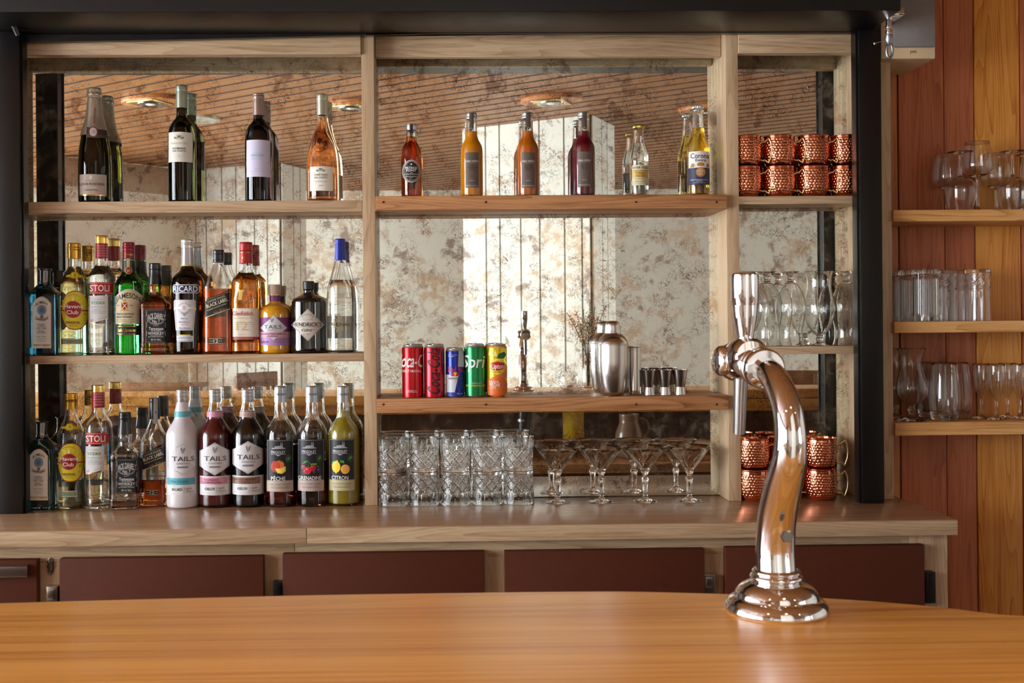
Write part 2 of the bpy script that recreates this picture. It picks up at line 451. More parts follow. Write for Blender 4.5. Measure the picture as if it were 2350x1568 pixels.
crel('rail', XCL, xj-.0005, YA, YA+.02, zr, wt_bottom, ASH_X); crel('rail', xj+.0005, P(2085, 1260, YA).x, YA, YA+.02, zr, wt_bottom, ASH_X)
crel('side_panel', P(2085, 1260, YA).x+.0005, XAR, YA, 3.04, 0, wt_bottom, ASH_Z)
for (pa, pb) in ((88, 132), (606, 648), (1113, 1157), (1618, 1664)):
    crel('stile', P(pa-12, 1300, YA).x, P(pb+12, 1300, YA).x, YA, YA+.02, .08, zr, ASH_Z)
crel('carcass', XCL, XAR-.02, YA+.03, 3.03, .02, wt_bottom-.01, plain((60, 44, 34), .8), 0)
crel('plinth', XCL, XAR-.02, YA+.06, YA+.08, 0, .09, plain((40, 30, 26), .7), 0)
YD = 2.60
doors = []
for i, (pa, pb, pt) in enumerate(((-340, 84, 1288), (136, 604, 1280), (648, 1112, 1269), (1158, 1617, 1263), (1665, 2122, 1254))):
    xa, xb = P(pa, pt, YD).x, P(pb, pt, YD).x; zt = P((pa+pb)/2, pt, YD).z
    d = crel('door', xa, xb, YD, YA-.002, .12, zt, DOORM, .002)
    doors.append(d)
def dpart(name, d, me, m=None):
    o = link(name, me, None, m); o.parent = d; o.matrix_parent_inverse = Matrix.Identity(4); return o
# pull plate on the first door
a = P(0, 1296, YD); b = P(68, 1322, YD)
bm = bmesh.new(); bm_box(bm, a.x-.15, b.x, YD-.014, YD-.012, b.z, a.z, .0008); bm_box(bm, a.x-.15, b.x, YD-.014, YD, a.z-.002, a.z, 0)
dpart('handle', doors[0], from_bm('handle', bm, STEEL, 40))
# escutcheon with ring latch between the first two doors
c = P(116, 1300, YA)
v, f = lathe([(0, -.002), (.0085, -.002), (.0085, .0015), (.007, .003), (0, .003)], 28, ky=2.45)
ro = Matrix.Translation((c.x, YA-.001, c.z)) @ Matrix.Rotation(math.pi/2, 4, 'X')
lt = link('latch_plate', mesh('latch_plate', *move((v, f), ro), plain((120, 116, 112), .3, 1), 40)); rel(lt, cup)
tp = [Vector((c.x+.006*math.cos(t)-.002, YA-.006-.004*math.sin(t), c.z-.002+.011*math.sin(t))) for t in [i*math.pi*2/20 for i in range(21)]]
link('ring', mesh('ring', *tube(tp, .0013, 8), STEEL, 40), lt)
for dz in (.017, -.017):
    vv = move(lathe([(0, 0), (.003, 0), (.003, .0012), (0, .0016)], 14), Matrix.Translation((c.x, YA-.004, c.z+dz)) @ Matrix.Rotation(math.pi/2, 4, 'X'))
    link('screw', mesh('screw', *vv, STEEL, 40), lt)
for (px, py, pb, di, mt) in ((122, 1345, 1384, 1, STEEL), (639, 1334, 1370, 2, BLACKM), (1627, 1318, 1362, 3, STEEL), (2132, 1312, 1390, 4, BLACKM)):
    q = P(px, py, YD+.01); w = .0125
    bm = bmesh.new(); bm_box(bm, q.x-w, q.x+w, YD+.002, YA, q.z-.075, q.z, .001); bm_box(bm, q.x-w*.7, q.x+w*.4, YD-.004, YD+.004, q.z-.03, q.z-.006, .001)
    h = link('hinge', from_bm('hinge', bm, mt, 40)); rel(h, cup)

# ---------------------------------------------------------------- back-bar cabinet
YCB = 2.90
cab = empty('back_bar_cabinet', (0, 2.95, ZC), 'pale wood open bar cabinet with shelves and antiqued mirror back', 'cabinet')
def cb(name, x0, x1, y0, y1, z0, z1, m, bev=.0012):
    return rel(box(name, x0, x1, y0, y1, z0, z1, m, None, bev), cab)
XPL = -1.152; XPR = 1.118; XEND = P(2048, 700, YCB).x
ZTOP = 2.26
xc0, xc1 = P(833, 620, YCB).x, P(862, 620, YCB).x
xr0, xr1 = P(1668.5, 600, YCB).x, P(1697, 600, YCB).x
cb('post', xc0, xc1, YCB, MY, ZC, ZTOP, ASH_Z); cb('post', xr0, xr1, YCB, YCB+.012, ZC, ZTOP, ASH_Z)
cb('partition', xr0, xr0+.007, YCB+.012, MY, ZC, ZTOP, ASH_Z)
cb('side_panel', XPL-.03, XPL, YCB, MY, ZC, ZTOP, ASH_Z)
cb('side_panel', XPR, XEND, YCB, MY+.05, ZC, ZTOP, ASH_Z)
for (xa, xb) in ((XPL, xc0), (xc1, xr0), (xr1, XPR)):
    cb('mirror', xa-(.024 if xa == xr1 else 0), xb, MY, MY+.006, ZC+.002, ZTOP-.01, MIRROR, 0)
cb('back_board', XPL-.03, XPR+.02, MY+.008, MY+.02, ZC, ZTOP, plain((110, 84, 60), .7), 0)
def zat(px, py, Y=YCB): return P(px, py, Y).z
cb('fascia', XPL, xc0-.0006, YCB-.008, YCB+.024, zat(445, 127), ZTOP, ASH_X)
cb('fascia', xc1+.0006, xr0-.0006, YCB+.04, YCB+.06, zat(1265, 131, YCB+.04), ZTOP, ASH_X, .004)
cb('fascia', xr1+.0006, XPR-.0006, YCB-.008, YCB+.024, zat(1835, 123), ZTOP, ASH_X)
SHELF = {}
def shelf(key, xa, xb, pxm, pt, pb, m, y0=YCB):
    zt, zb = zat(pxm, pt, y0), zat(pxm, pb, y0)
    SHELF[key] = zt
    if key[0] == 'R':
        s = cb('shelf', xr1+.0004, xb, y0, YCB+.0122, zb, zt, m, .0012)
        cb('shelf_board', xa, xb, YCB+.0124, MY-.001, zb, zt, m, .0005); return s
    return cb('shelf', xa, xb, y0, MY-.001, zb, zt, m, .0018)
shelf('L1', XPL, xc0-.0004, 445, 461.5, 488, ASH_X); shelf('L2', XPL, xc0-.0004, 445, 814, 833, ASH_X)
shelf('R1', xr0+.0074, XPR, 1835, 450, 468, ASH_X); shelf('R2', xr0+.0074, XPR, 1835, 795, 813, ASH_X)
YMS = YCB-.022
for key, pt, pb in (('M1', 447.5, 480.5), ('M2', 912, 945)):
    zt, zb = zat(1265, pt, YMS), zat(1265, pb, YMS)
    xa, xb = P(863, 700, YMS).x, P(1670.5, 700, YMS).x
    SHELF[key] = zt
    s = cb('shelf', xa, xb, YMS, YCB-.0005, zb, zt, FIR_X, .0035)
    rel(box('shelf_board', xc1+.0005, xr0-.0005, YCB-.0005, MY-.001, zb, zt-.0003, FIR_X, None, .001), cab)
    for px in (880, 1115, 1460, 1645):
        q = P(px, (pt+pb)/2, YMS)
        vv = move(lathe([(0, 0), (.003, 0), (.003, .0008), (0, .001)], 12), Matrix.Translation((q.x, YMS, q.z)) @ Matrix.Rotation(math.pi/2, 4, 'X'))
        o = link('nail_head', mesh('nail_head', *vv, plain((70, 50, 40), .5, .6), 40), s); o.parent = s
SHELF['C'] = ZC

# ---------------------------------------------------------------- black roller shutter frame in front of the cabinet
YS = 2.833
sh = empty('shutter_frame', (0, YS, ZC), 'black metal roller shutter frame around the bar cabinet', 'shutter')
def sb(name, x0, x1, y0, y1, z0, z1, m=BLACK, bev=.003): return rel(box(name, x0, x1, y0, y1, z0, z1, m, None, bev), sh)
zbox = P(1020, 26, 2.665).z
xl1 = P(48, 600, YS).x; xq0 = P(1975, 600, YS).x; xq1 = P(2026, 600, YS).x
sb('guide_post', xl1-.062, xl1, YS, YCB-.010, ZC, zbox, BLACK)
sb('guide_post', xq0, xq1, YS, YCB-.010, ZC, zbox, BLACK)
for x, s in ((xl1, 1), (xq0, -1)):
    sb('guide_lip', min(x, x+s*.004), max(x, x+s*.004), YS+.012, YS+.018, ZC, zbox, BLACK, .001)
sb('shutter_box', -1.5, P(2068, 10, 2.665).x, 2.665, YCB-.010, zbox, zbox+.26, BLACK, .004)
# the lowest slat hangs askew: deep at one end, thin at the other
pts_b = [(48, 97), (440, 90), (840, 80), (1300, 70), (1665, 64), (1976, 61)]
pts_t = [(48, 40), (440, 38), (840, 41), (1300, 51), (1665, 59), (1976, 57)]
V = []
for (bx_, by_), (tx_, ty_) in zip(pts_b, pts_t):
    b0 = P(bx_, by_, YS+.03); t0 = P(tx_, ty_, YS+.03)
    t0.z = max(t0.z, b0.z+.004); t0.z = min(t0.z, zbox-.001)
    V += [Vector((b0.x, YS+.03, b0.z)), Vector((t0.x, YS+.03, t0.z)), Vector((t0.x, YS+.046, t0.z)), Vector((b0.x, YS+.046, b0.z))]
Fc = []
for i in range(len(pts_b)-1):
    for k in range(4):
        l = (k+1) % 4; Fc.append((i*4+k, i*4+l, i*4+4+l, i*4+4+k))
Fc += [(0, 1, 2, 3), tuple(len(V)-4+k for k in (3, 2, 1, 0))]
rel(link('bottom_slat', mesh('bottom_slat', V, Fc, BLACKM, 30)), sh)
# crank gear with a hanging eye at the end of the box, corner bracket at the other
GAL = plain((150, 156, 164), .35, 1)
q = P(2046, 36, 2.745)
root = empty('crank_eye', (q.x, 2.745, q.z), 'grey metal crank gear with hanging eye under the shutter box corner', 'crank')
def px_off(px, py, Y=2.745):
    w = P(px, py, Y); return Vector((w.x-q.x, 0, w.z-q.z))
bm = bmesh.new(); a = px_off(2022, 30); b = px_off(2064, 42); bm_box(bm, a.x, b.x, -.03, .03, b.z, a.z+.006, .002)
o = link('bracket', from_bm('bracket', bm, CHROME, 40), root)
pth = [px_off(2041, 40), px_off(2040, 55), px_off(2040, 80)]
link('universal_joint', mesh('universal_joint', *join(tube(pth, [.008, .0075, .0075], 14), tube([px_off(2033, 66), px_off(2049, 66)], .0035, 10),
     tube([px_off(2040, 60), px_off(2040, 64)], .0095, 14), tube([px_off(2040, 72), px_off(2040, 77)], .0095, 14)), CHROME, 40), root)
link('socket', mesh('socket', *tube([px_off(2040, 80), px_off(2040, 90), px_off(2040, 97), px_off(2041, 101)], [.0095, .010, .008, .006], 14), GAL, 40), root)
cc = px_off(2041.5, 117); ring = [cc + Vector((.0075*math.cos(t), 0, .018*math.sin(t))) for t in [i*math.pi*2/28 for i in range(29)]]
link('eye', mesh('eye', *tube(ring, .0035, 10), GAL, 50), root)
link('thumb_screw', mesh('thumb_screw', *join(tube([px_off(2033, 92), px_off(2008, 99)], .0015, 8), tube([px_off(2009, 99), px_off(2006, 100)], .0032, 10)), CHROME, 40), root)
q = P(22, 58, 2.80)
root = empty('corner_bracket', (q.x, 2.80, q.z), 'black welded bracket at the corner of shutter box and post', 'bracket')
bm = bmesh.new(); bm_box(bm, -.05, .028, -.02, .03, .002, .02, .006); link('plate', from_bm('plate', bm, BLACK, 40), root)
link('bolt', mesh('bolt', *tube([(-.008, -.03, .012), (-.008, 0, .012)], [.006, .006], 12), STEEL, 40), root)
link('arm', mesh('arm', *tube([(.0, -.005, .012), (.014, 0, -.002), (.02, .005, -.025)], [.012, .010, .007], 12), BLACK, 50), root)

# ---------------------------------------------------------------- pine shelves beside the cabinet
YRS = 2.89; YRB = 3.058
RS = {}
for i, (pt, pb, lab) in enumerate(((481, 508, 'upper pine wall shelf holding the stemmed wine glasses'),
                                   (737, 763.5, 'middle pine wall shelf holding ribbed and cut tall glasses'),
                                   (969, 999, 'lower pine wall shelf holding hurricane glass and flutes'))):
    xa = XEND+.0008; zt, zb = P(2200, pt, YRS).z, P(2200, pb, YRS).z
    o = box('wall_shelf', xa, 1.95, YRS, YRB, zb, zt, PINE_SHELF, None, .003)
    tag(o, lab, 'shelf', 'pine wall shelves'); RS[i] = zt

# ---------------------------------------------------------------- bar counter in front
ZB = CAMZ-.306
bar = empty('bar_counter', (0, 1.0, ZB), 'varnished honey pine bar counter with curved back edge', 'bar')
edge = [(-700, 1404), (-300, 1392), (0, 1383), (400, 1372), (800, 1363), (1200, 1357.5), (1420, 1356), (1600, 1360), (1750, 1365), (1950, 1375), (2150, 1391), (2350, 1412), (2600, 1446), (2850, 1490)]
ep = [Vector((-2.4, 1.02, 0)), Vector((-1.6, 1.12, 0))]+[PZ(x, y, ZB) for x, y in edge if -400 < x < 2400]+[Vector((1.0, 1.115, 0)), Vector((1.6, 1.06, 0)), Vector((2.1, 1.0, 0))]
ep = [Vector(p) for p in [(a, b, 0) for a, b in catmull([(p.x, p.y) for p in ep], 4)]]
YBF = .74; TH = .042
def prism(pts, z0, z1, bev=0):
    bm = bmesh.new(); a = [bm.verts.new((p[0], p[1], z0)) for p in pts]; b = [bm.verts.new((p[0], p[1], z1)) for p in pts]
    n = len(pts); bm.faces.new(b); bm.faces.new(a[::-1])
    for i in range(n):
        j = (i+1) % n; bm.faces.new((a[i], a[j], b[j], b[i]))
    bmesh.ops.recalc_face_normals(bm, faces=bm.faces[:])
    if bev:
        es = [e for e in bm.edges if abs(e.verts[0].co.z-e.verts[1].co.z) < 1e-6]
        bmesh.ops.bevel(bm, geom=es, offset=bev, segments=3, profile=.6, affect='EDGES')
    return bm
pl = [(p.x, p.y) for p in ep] + [(ep[-1].x, YBF), (ep[0].x, YBF)]
rel(link('bar_top', from_bm('bar_top', prism(pl, ZB-TH, ZB, .005), PINE_BAR, 40)), bar)
x0b, x1b = ep[0].x+.03, ep[-1].x-.03
rel(box('front_panel', x0b, x1b, .86, .89, 0, ZB-TH, wood('bar_panel', (60, 38, 24), (84, 54, 34), (104, 70, 46), 'z', 3, .5, 14, .5), None, 0), bar)
rel(box('service_shelf', x0b, x1b, .89, 1.42, .80, .838, wood('service_shelf', (140, 92, 50), (176, 124, 76), (196, 148, 98), 'x', 3, .4, 14, .5), None, .003), bar)
rel(box('back_rail', x0b, x1b, 1.10, 1.13, ZB-TH-.05, ZB-TH, PINE_BAR, None, .002), bar)
ZS = .838
# things on the service shelf, seen in the mirror under the bar top
def mpt(px, py, z=None, y=None):
    """point of the room whose image in the mirror falls on pixel (px, py)"""
    D = 6-y if y is not None else None
    d = fw + CR*((px-PPX)/F) + CU*((PPY-py)/F)
    t = (D/d.y) if D else (z-CAMZ)/d.z
    w = CAM + d*t; return Vector((w.x, 6-w.y, w.z))
# ---------------------------------------------------------------- lettering
CHARS = sorted(set("ABCDEFGHIJKLMNOPQRSTUVWXYZabcdefghijklmnopqrstuvwxyz0123456789ÂÊÉÑÍàéêñí'&.,-%°*+"))
GL = {}
def glyphs():
    tmp = []
    def tx(s, bold):
        c = bpy.data.curves.new('glyph', 'FONT'); c.body = s; c.size = 1; c.resolution_u = 2; c.offset = .012 if bold else 0
        o = bpy.data.objects.new('glyph', c); COL.objects.link(o); return o
    for bold in (0, 1):
        hh = tx('HH', bold); tmp.append((None, bold, hh, hh))
        for ch in CHARS: tmp.append((ch, bold, tx(ch, bold), tx('H'+ch+'H', bold)))
    dg = bpy.context.evaluated_depsgraph_get()
    base = {}
    for ch, bold, o, w in tmp:
        me = o.evaluated_get(dg).to_mesh(); xs = [v.co.x for v in me.vertices]
        if ch is None:
            base[bold] = (max(xs)-min(xs), max(v.co.y for v in me.vertices)); o.evaluated_get(dg).to_mesh_clear(); continue
        tb = bmesh.new(); tb.from_mesh(me); bmesh.ops.remove_doubles(tb, verts=tb.verts[:], dist=1e-5); bmesh.ops.triangulate(tb, faces=tb.faces[:])
        tb.verts.index_update(); vs = [(v.co.x, v.co.y) for v in tb.verts]; fs = [tuple(v.index for v in f.verts) for f in tb.faces]; tb.free()
        o.evaluated_get(dg).to_mesh_clear()
        m2 = w.evaluated_get(dg).to_mesh(); xs = [v.co.x for v in m2.vertices]
        adv = max(xs)-min(xs)-base[bold][0]; w.evaluated_get(dg).to_mesh_clear()
        GL[(ch, bold)] = (vs, fs, adv, base[bold][1])
    for ch, bold, o, w in tmp:
        for q in {o, w}:
            c = q.data; bpy.data.objects.remove(q); bpy.data.curves.remove(c)
glyphs()
def text2d(s, cx, cy, h, w=None, bold=0, slant=0, rot=0, arc=0, track=0):
    """flat text in a y-down frame, cap height h, centred on (cx, cy), optionally stretched to width w"""
    V = []; FF = []; x = 0.0; H = GL[('H', bold)][3]
    for ch in s:
        if ch == ' ': x += .30 + track; continue
        g = GL.get((ch, bold))
        if not g: continue
        o = len(V); V += [(a + x + slant*b, b) for a, b in g[0]]; FF += [tuple(i+o for i in f) for f in g[1]]
        x += g[2] + track
    if not V: return [], []
    x0 = min(v[0] for v in V); x1 = max(v[0] for v in V); k = h/H
    kx = (w/(x1-x0)) if w else k
    out = []
    for a, b in V:
        px = (a-(x0+x1)/2)*kx; py = -(b*k - h/2)
        if arc:
            py += arc*((2*px/(w or (x1-x0)*kx))**2)
        if rot:
            c, s_ = math.cos(rot), math.sin(rot); px, py = px*c - py*s_, px*s_ + py*c
        out.append((cx+px, cy+py))
    return out, FF
def T(s, cx, cy, h, col, w=None, **k): return ('T', s, cx, cy, h, col, w, k)
def S(pts, col): return ('S', pts, col)
def rect(x0, y0, x1, y1): return [(x0, y0), (x0, y1), (x1, y1), (x1, y0)]
def arch(x0, y0, x1, y1, rise=.16, n=10):
    r = (y1-y0)*rise; p = [(x0, y1), (x1, y1)]
    for i in range(n+1):
        t = i/n; p.append((x1+(x0-x1)*t, y0+r*(2*t-1)**2))
    return p
def oval(cx, cy, rx, ry, n=28): return [(cx+rx*math.cos(2*math.pi*i/n), cy-ry*math.sin(2*math.pi*i/n)) for i in range(n)]
def ngon_hex(x0, y0, x1, y1, t=.27):
    m = (x0+x1)/2; d = (y1-y0)*t
    return [(m, y0), (x0, y0+d), (x0, y1-d), (m, y1), (x1, y1-d), (x1, y0+d)]
def diamond(x0, y0, x1, y1): return [((x0+x1)/2, y0), (x0, (y0+y1)/2), ((x0+x1)/2, y1), (x1, (y0+y1)/2)]
def ringpts(outer, k=.92):
    cx = sum(p[0] for p in outer)/len(outer); cy = sum(p[1] for p in outer)/len(outer)
    return [(cx+(x-cx)*k, cy+(y-cy)*k) for x, y in outer]
def border(pts, w, col):
    """outline strip as a list of thin quads"""
    out = []; n = len(pts)
    for i in range(n):
        a = Vector(pts[i]); b = Vector(pts[(i+1) % n]); d = (b-a)
        if d.length < 1e-6: continue
        d.normalize(); nn = Vector((-d.y, d.x))*w/2; e = d*w/2
        out.append(S([tuple(a-nn-e), tuple(b-nn+e), tuple(b+nn+e), tuple(a+nn-e)], col))
    return out
def line(x0, y0, x1, y1, w, col): return border([(x0, y0), (x1, y1)], w, col)[:1]

# ---------------------------------------------------------------- bottles, cans and other turned things, measured on the photograph
class Fr:                                     # a measuring frame: pixel = origin + local / scale
    def __init__(s, ox, oy, k): s.ox, s.oy, s.k = ox, oy, k
    def px(s, x, y): return s.ox+x/s.k, s.oy+y/s.k
class Turned:
    """an upright thing standing on a shelf: its frame, profile and the wrap of labels round it"""
    def __init__(s, name, label, cat, fr, cx, base, shelf, Y, group=None, rz=0, n=None, ky=1.0, nsh=None):
        s.fr, s.cx, s.base, s.Y, s.n, s.ky = fr, cx, base, Y, n, ky
        s.z0 = shelf if isinstance(shelf, float) else SHELF[shelf]; px, py = fr.px(cx, base)
        s.x0 = P(px, py, Y).x
        s.root = empty(name, (s.x0, Y, s.z0+.0003), label, cat, group, rz); s.prof = None; s.nsh = nsh; s.flat = n == 7
    def rz(s, hw, y):
        """profile point: half width and height in the frame -> metres"""
        px, py = s.fr.px(s.cx, y); q = P(px, py, s.Y); return (hw/s.fr.k*s.Y/F, q.z-s.z0)
    def profile(s, pts, sub=4):
        p = [s.rz(*q) for q in pts]; d = p[0][1]
        p = [(r, max(0.0, z if i else 0.0)) for i, (r, z) in enumerate(p)]
        return catmull(p, sub)
    def nz(s, z):
        if not s.n: return 2.0
        zs = s.nsh; t = min(1, max(0, (zs-z)/.035+.5)); return 2+(s.n-2)*t*t*(3-2*t)
    def kz(s, z):
        if s.ky == 1: return 1
        zs = s.nsh; t = min(1, max(0, (zs-z)/.05+.4)); return 1+(s.ky-1)*t*t*(3-2*t)
    def lathe(s, prof, seg=40, rel=None):
        return lathe(prof, seg, nz=(s.nz if s.n else None), ky=(s.kz if s.ky != 1 else 1.0), rel=rel)
    def R(s, z):
        p = s.prof
        if z <= p[0][1]: return p[0][0]
        for (r0, z0), (r1, z1) in zip(p, p[1:]):
            if z0 <= z <= z1 and z1 > z0: return r0+(r1-r0)*(z-z0)/(z1-z0)
        return p[-1][0]
    def body(s, pts, m, name='bottle_body', shell=None, liquid=None, fill=None, seg=40, sub=4, rel=None, smooth=60, lo=.0035):
        pr = s.profile(pts, sub); s.prof = pr
        r0 = pr[0][0]
        foot = [(0, .0006), (r0*.86, .0), (r0*.96, .0006)] + [(pr[0][0]*1.0, .003)]
        side = [p for p in pr if p[1] > .0035]
        if shell:
            inn = [(max(r-shell, .001), z) for r, z in side if z > shell*2.2]
            prof = foot+side+[(side[-1][0]-shell*.5, side[-1][1]+.0004)]+inn[::-1]+[(inn[0][0]*.8, shell*2), (0, shell*1.9)]
        else:
            prof = foot+side+[(0, side[-1][1])]
        v, f = s.lathe(prof, seg, rel); b = link(name, mesh(name, v, f, m, smooth), s.root)
        if liquid:
            zf = s.rz(1, fill)[1]; e = .00012
            li = [(max(r-shell+e, .001), z) for r, z in side if shell*2.2 < z < zf]
            li.append((s.R(zf)-shell+e, zf))
            prof = [(0, shell*1.9-e), (li[0][0]*.8, shell*2-e)]+li+[(0, zf)]
            v, f = s.lathe(prof, seg); link('liquid', mesh('liquid', v, f, liquid, smooth), s.root)
        return b
    def ring(s, name, pts, m, seg=36, off=.0006, rel=None, smooth=40, solid=True, sub=3, label=None, parent=None):
        """cap, foil or sleeve round the neck, given from low to high"""
        pr = s.profile_raw(pts, sub, off); s.lastring = pr
        prof = [(max(pr[0][0]-.002, .0005), pr[0][1])]+pr+([(0, pr[-1][1])] if solid else [(max(pr[-1][0]-.002, .0005), pr[-1][1])])
        v, f = lathe(prof, seg, rel=rel); o = link(name, mesh(name, v, f, m, smooth), parent or s.root)
        if label: o['label'] = label
        return o
    def profile_raw(s, pts, sub, off):
        p = [s.rz(*q) for q in pts]; return catmull([(r+off, z) for r, z in p], sub)
    def map(s, x, y, off, ori=0.0):
        px, py = s.fr.px(x, y)
        R = .03; q = P(px, py, s.Y)
        for _ in range(2):
            R = s.Rw(q.z-s.z0); q = P(px, py, s.Y-R*s.kz(q.z-s.z0))
        z = q.z-s.z0; xl = q.x-s.x0; n = s.nz(z); k = s.kz(z); R = s.Rw(z)+off
        def back(x):
            x = max(-R*.992, min(R*.992, x)); return x, -k*(max(R**n-abs(x)**n, 0))**(1/n)-(off if k != 1 else 0)
        xl, yl = back(xl)
        if not s.flat:                # follow the sight line on to the curved surface
            yy = yl
            for _ in range(9):
                xl, yl = back(P(px, py, s.Y+yy).x-s.x0); yy = .5*yy+.5*yl
        return (xl, yl, z)
    Rw = R
    def sheet(s, pts, off):
        """polygon in frame coordinates, cut fine enough to bend, wrapped on the front"""
        bm = bmesh.new(); vs = [bm.verts.new((x, -y, 0)) for x, y in pts]
        try: bm.faces.new(vs)
        except ValueError: pass
        xs = [p[0] for p in pts]; ys = [p[1] for p in pts]
        hw = s.R(s.rz(1, (min(ys)+max(ys))/2)[1])/s.Y*F*s.fr.k
        if (max(xs)-min(xs)) > hw*.22:
            N = 40
            for i in range(1, N):
                xx = s.cx-hw*math.cos(math.pi*i/N)
                if min(xs) < xx < max(xs):
                    bmesh.ops.bisect_plane(bm, geom=bm.verts[:]+bm.edges[:]+bm.faces[:], plane_co=(xx, 0, 0), plane_no=(1, 0, 0))
        za, zb = s.rz(1, max(ys))[1], s.rz(1, min(ys))[1]
        rr = [s.R(za+(zb-za)*i/8) for i in range(9)]
        if max(rr)-min(rr) > .00008:
            st_ = s.fr.k*F/s.Y*.003
            yy = math.ceil(min(ys)/st_)*st_
            while yy < max(ys):
                bmesh.ops.bisect_plane(bm, geom=bm.verts[:]+bm.edges[:]+bm.faces[:], plane_co=(0, -yy, 0), plane_no=(0, 1, 0)); yy += st_
        bmesh.ops.triangulate(bm, faces=bm.faces[:])
        bm.verts.index_update()
        V = [s.map(v.co.x, -v.co.y, off) for v in bm.verts]; FF = [tuple(v.index for v in f.verts) for f in bm.faces]
        bm.free(); return V, FF
    def slice_text(s, v2, f2):
        bm = bmesh.new(); vs = [bm.verts.new((x, -y, 0)) for x, y in v2]
        for f in f2:
            try: bm.faces.new([vs[i] for i in f])
            except ValueError: pass
        xs = [p[0] for p in v2]; ys = [p[1] for p in v2]
        hw = s.R(s.rz(1, (min(ys)+max(ys))/2)[1])/s.Y*F*s.fr.k
        for i in range(1, 40):
            xx = s.cx-hw*math.cos(math.pi*i/40)
            if min(xs) < xx < max(xs): bmesh.ops.bisect_plane(bm, geom=bm.verts[:]+bm.edges[:]+bm.faces[:], plane_co=(xx, 0, 0), plane_no=(1, 0, 0))
        bm.verts.index_update()
        r = [(v.co.x, -v.co.y) for v in bm.verts], [tuple(v.index for v in f.verts) for f in bm.faces]
        bm.free(); return r
    def prints(s, items, parent, off=.0006, name='lettering'):
        mats = []; V = []; FF = []; MI = []
        for lv, it in enumerate(items):
            o = off+.00006*lv
            if it[0] == 'T':
                _, t, cx, cy, h, col, w, k = it; v2, f2 = text2d(t, cx, cy, h, w, **k)
                if h > 17: v2, f2 = s.slice_text(v2, f2)
                v = [s.map(x, y, o+.00008) for x, y in v2]; f = f2
            else:
                col = it[2]; v, f = s.sheet(it[1], o)
            m = col if not isinstance(col, tuple) else ink(col)
            if m not in mats: mats.append(m)
            b = len(V); V += v; FF += [tuple(i+b for i in q) for q in f]; MI += [mats.index(m)]*len(f)
        if not V: return
        me = mesh(name, V, FF, mats, 60); me.polygons.foreach_set('material_index', MI)
        # keep every print facing outwards
        return link(name, me, parent)
    def label(s, pts, col, items=(), off=.00035, name='label', rough=.5, metal=0):
        v, f = s.sheet(pts, off); m = col if not isinstance(col, tuple) else plain(col, rough, metal, 0, .4, .02)
        lb = link(name, mesh(name, v, f, m, 60), s.root)
        if items: s.prints(items, lb, off+.00025)
        return lb

GOLD = plain((206, 168, 92), .25, 1, 0, .5, 0); GOLDC = plain((196, 152, 66), .3, 1, 0, .5, .03); SILV = plain((186, 188, 190), .3, 1, 0, .5, .03)
def knurl(n, a):
    return lambda t, z, r: a*math.cos(n*t)
def grooves(pitch, a):
    return lambda t, z, r: a*math.cos(2*math.pi*z/pitch)

# ======== top shelf, wine bottles ========
A = Fr(0, 0, 2.7326)
YW = 2.947
# champagne
b = Turned('champagne_bottle', 'dark champagne bottle with pale foil neck and beige label', 'bottle', A, 598, 1258, 'L1', YW)
b.body([(99, 1258), (101, 1240), (101, 1120), (101, 1050), (98, 965), (84, 875), (66, 800), (52, 740), (40, 650), (37, 610)], glassm((.03, .025, .003), 1.5))
b.ring('neck_foil', [(86, 858), (66, 795), (53, 740), (43, 660), (40, 625), (38, 612), (43, 606), (43, 596), (40, 585), (40, 565), (34, 554)], plain((188, 174, 156), .34, .6, 0, .5, .1), rel=lambda t, z, r: .0006*math.sin(9*t+z*400)*(1 if z > .215 else .15), off=.0012)
s_ = b
fo = b.prof
b.prof = [(r+.0004, z) for r, z in b.lastring]
lb = b.label([(545, 795), (540, 862), (600, 866), (680, 858), (672, 806), (600, 812)], (70, 52, 46), [], name='neck_band')
b.prints([S(oval(585, 828, 30, 34), (122, 74, 50)), S(oval(585, 827, 23, 27), (206, 198, 196)), T('LR', 585, 827, 22, (150, 140, 140), 22), T('ROEDERER', 594, 722, 12, (60, 50, 46), 96, rot=-math.pi/2+.07)], lb, .0009)
b.prof = fo
b.label(rect(499, 1093, 669, 1228), (184, 168, 158), [S(oval(568, 1114, 11, 13), (214, 204, 192)), T('CHAMPAGNE FONDE EN 1776', 570, 1134, 4, (90, 76, 70), 80), T('LOUIS ROEDERER', 578, 1154, 15, (48, 40, 40), 156, bold=1), T('CHAMPAGNE', 570, 1172, 5, (200, 180, 150), 70), T('COLLECTION', 571, 1192, 8, (58, 48, 46), 82, bold=1), T('242', 568, 1206, 5, (190, 140, 70), 18), S(rect(499, 1220, 669, 1228), GOLD)])
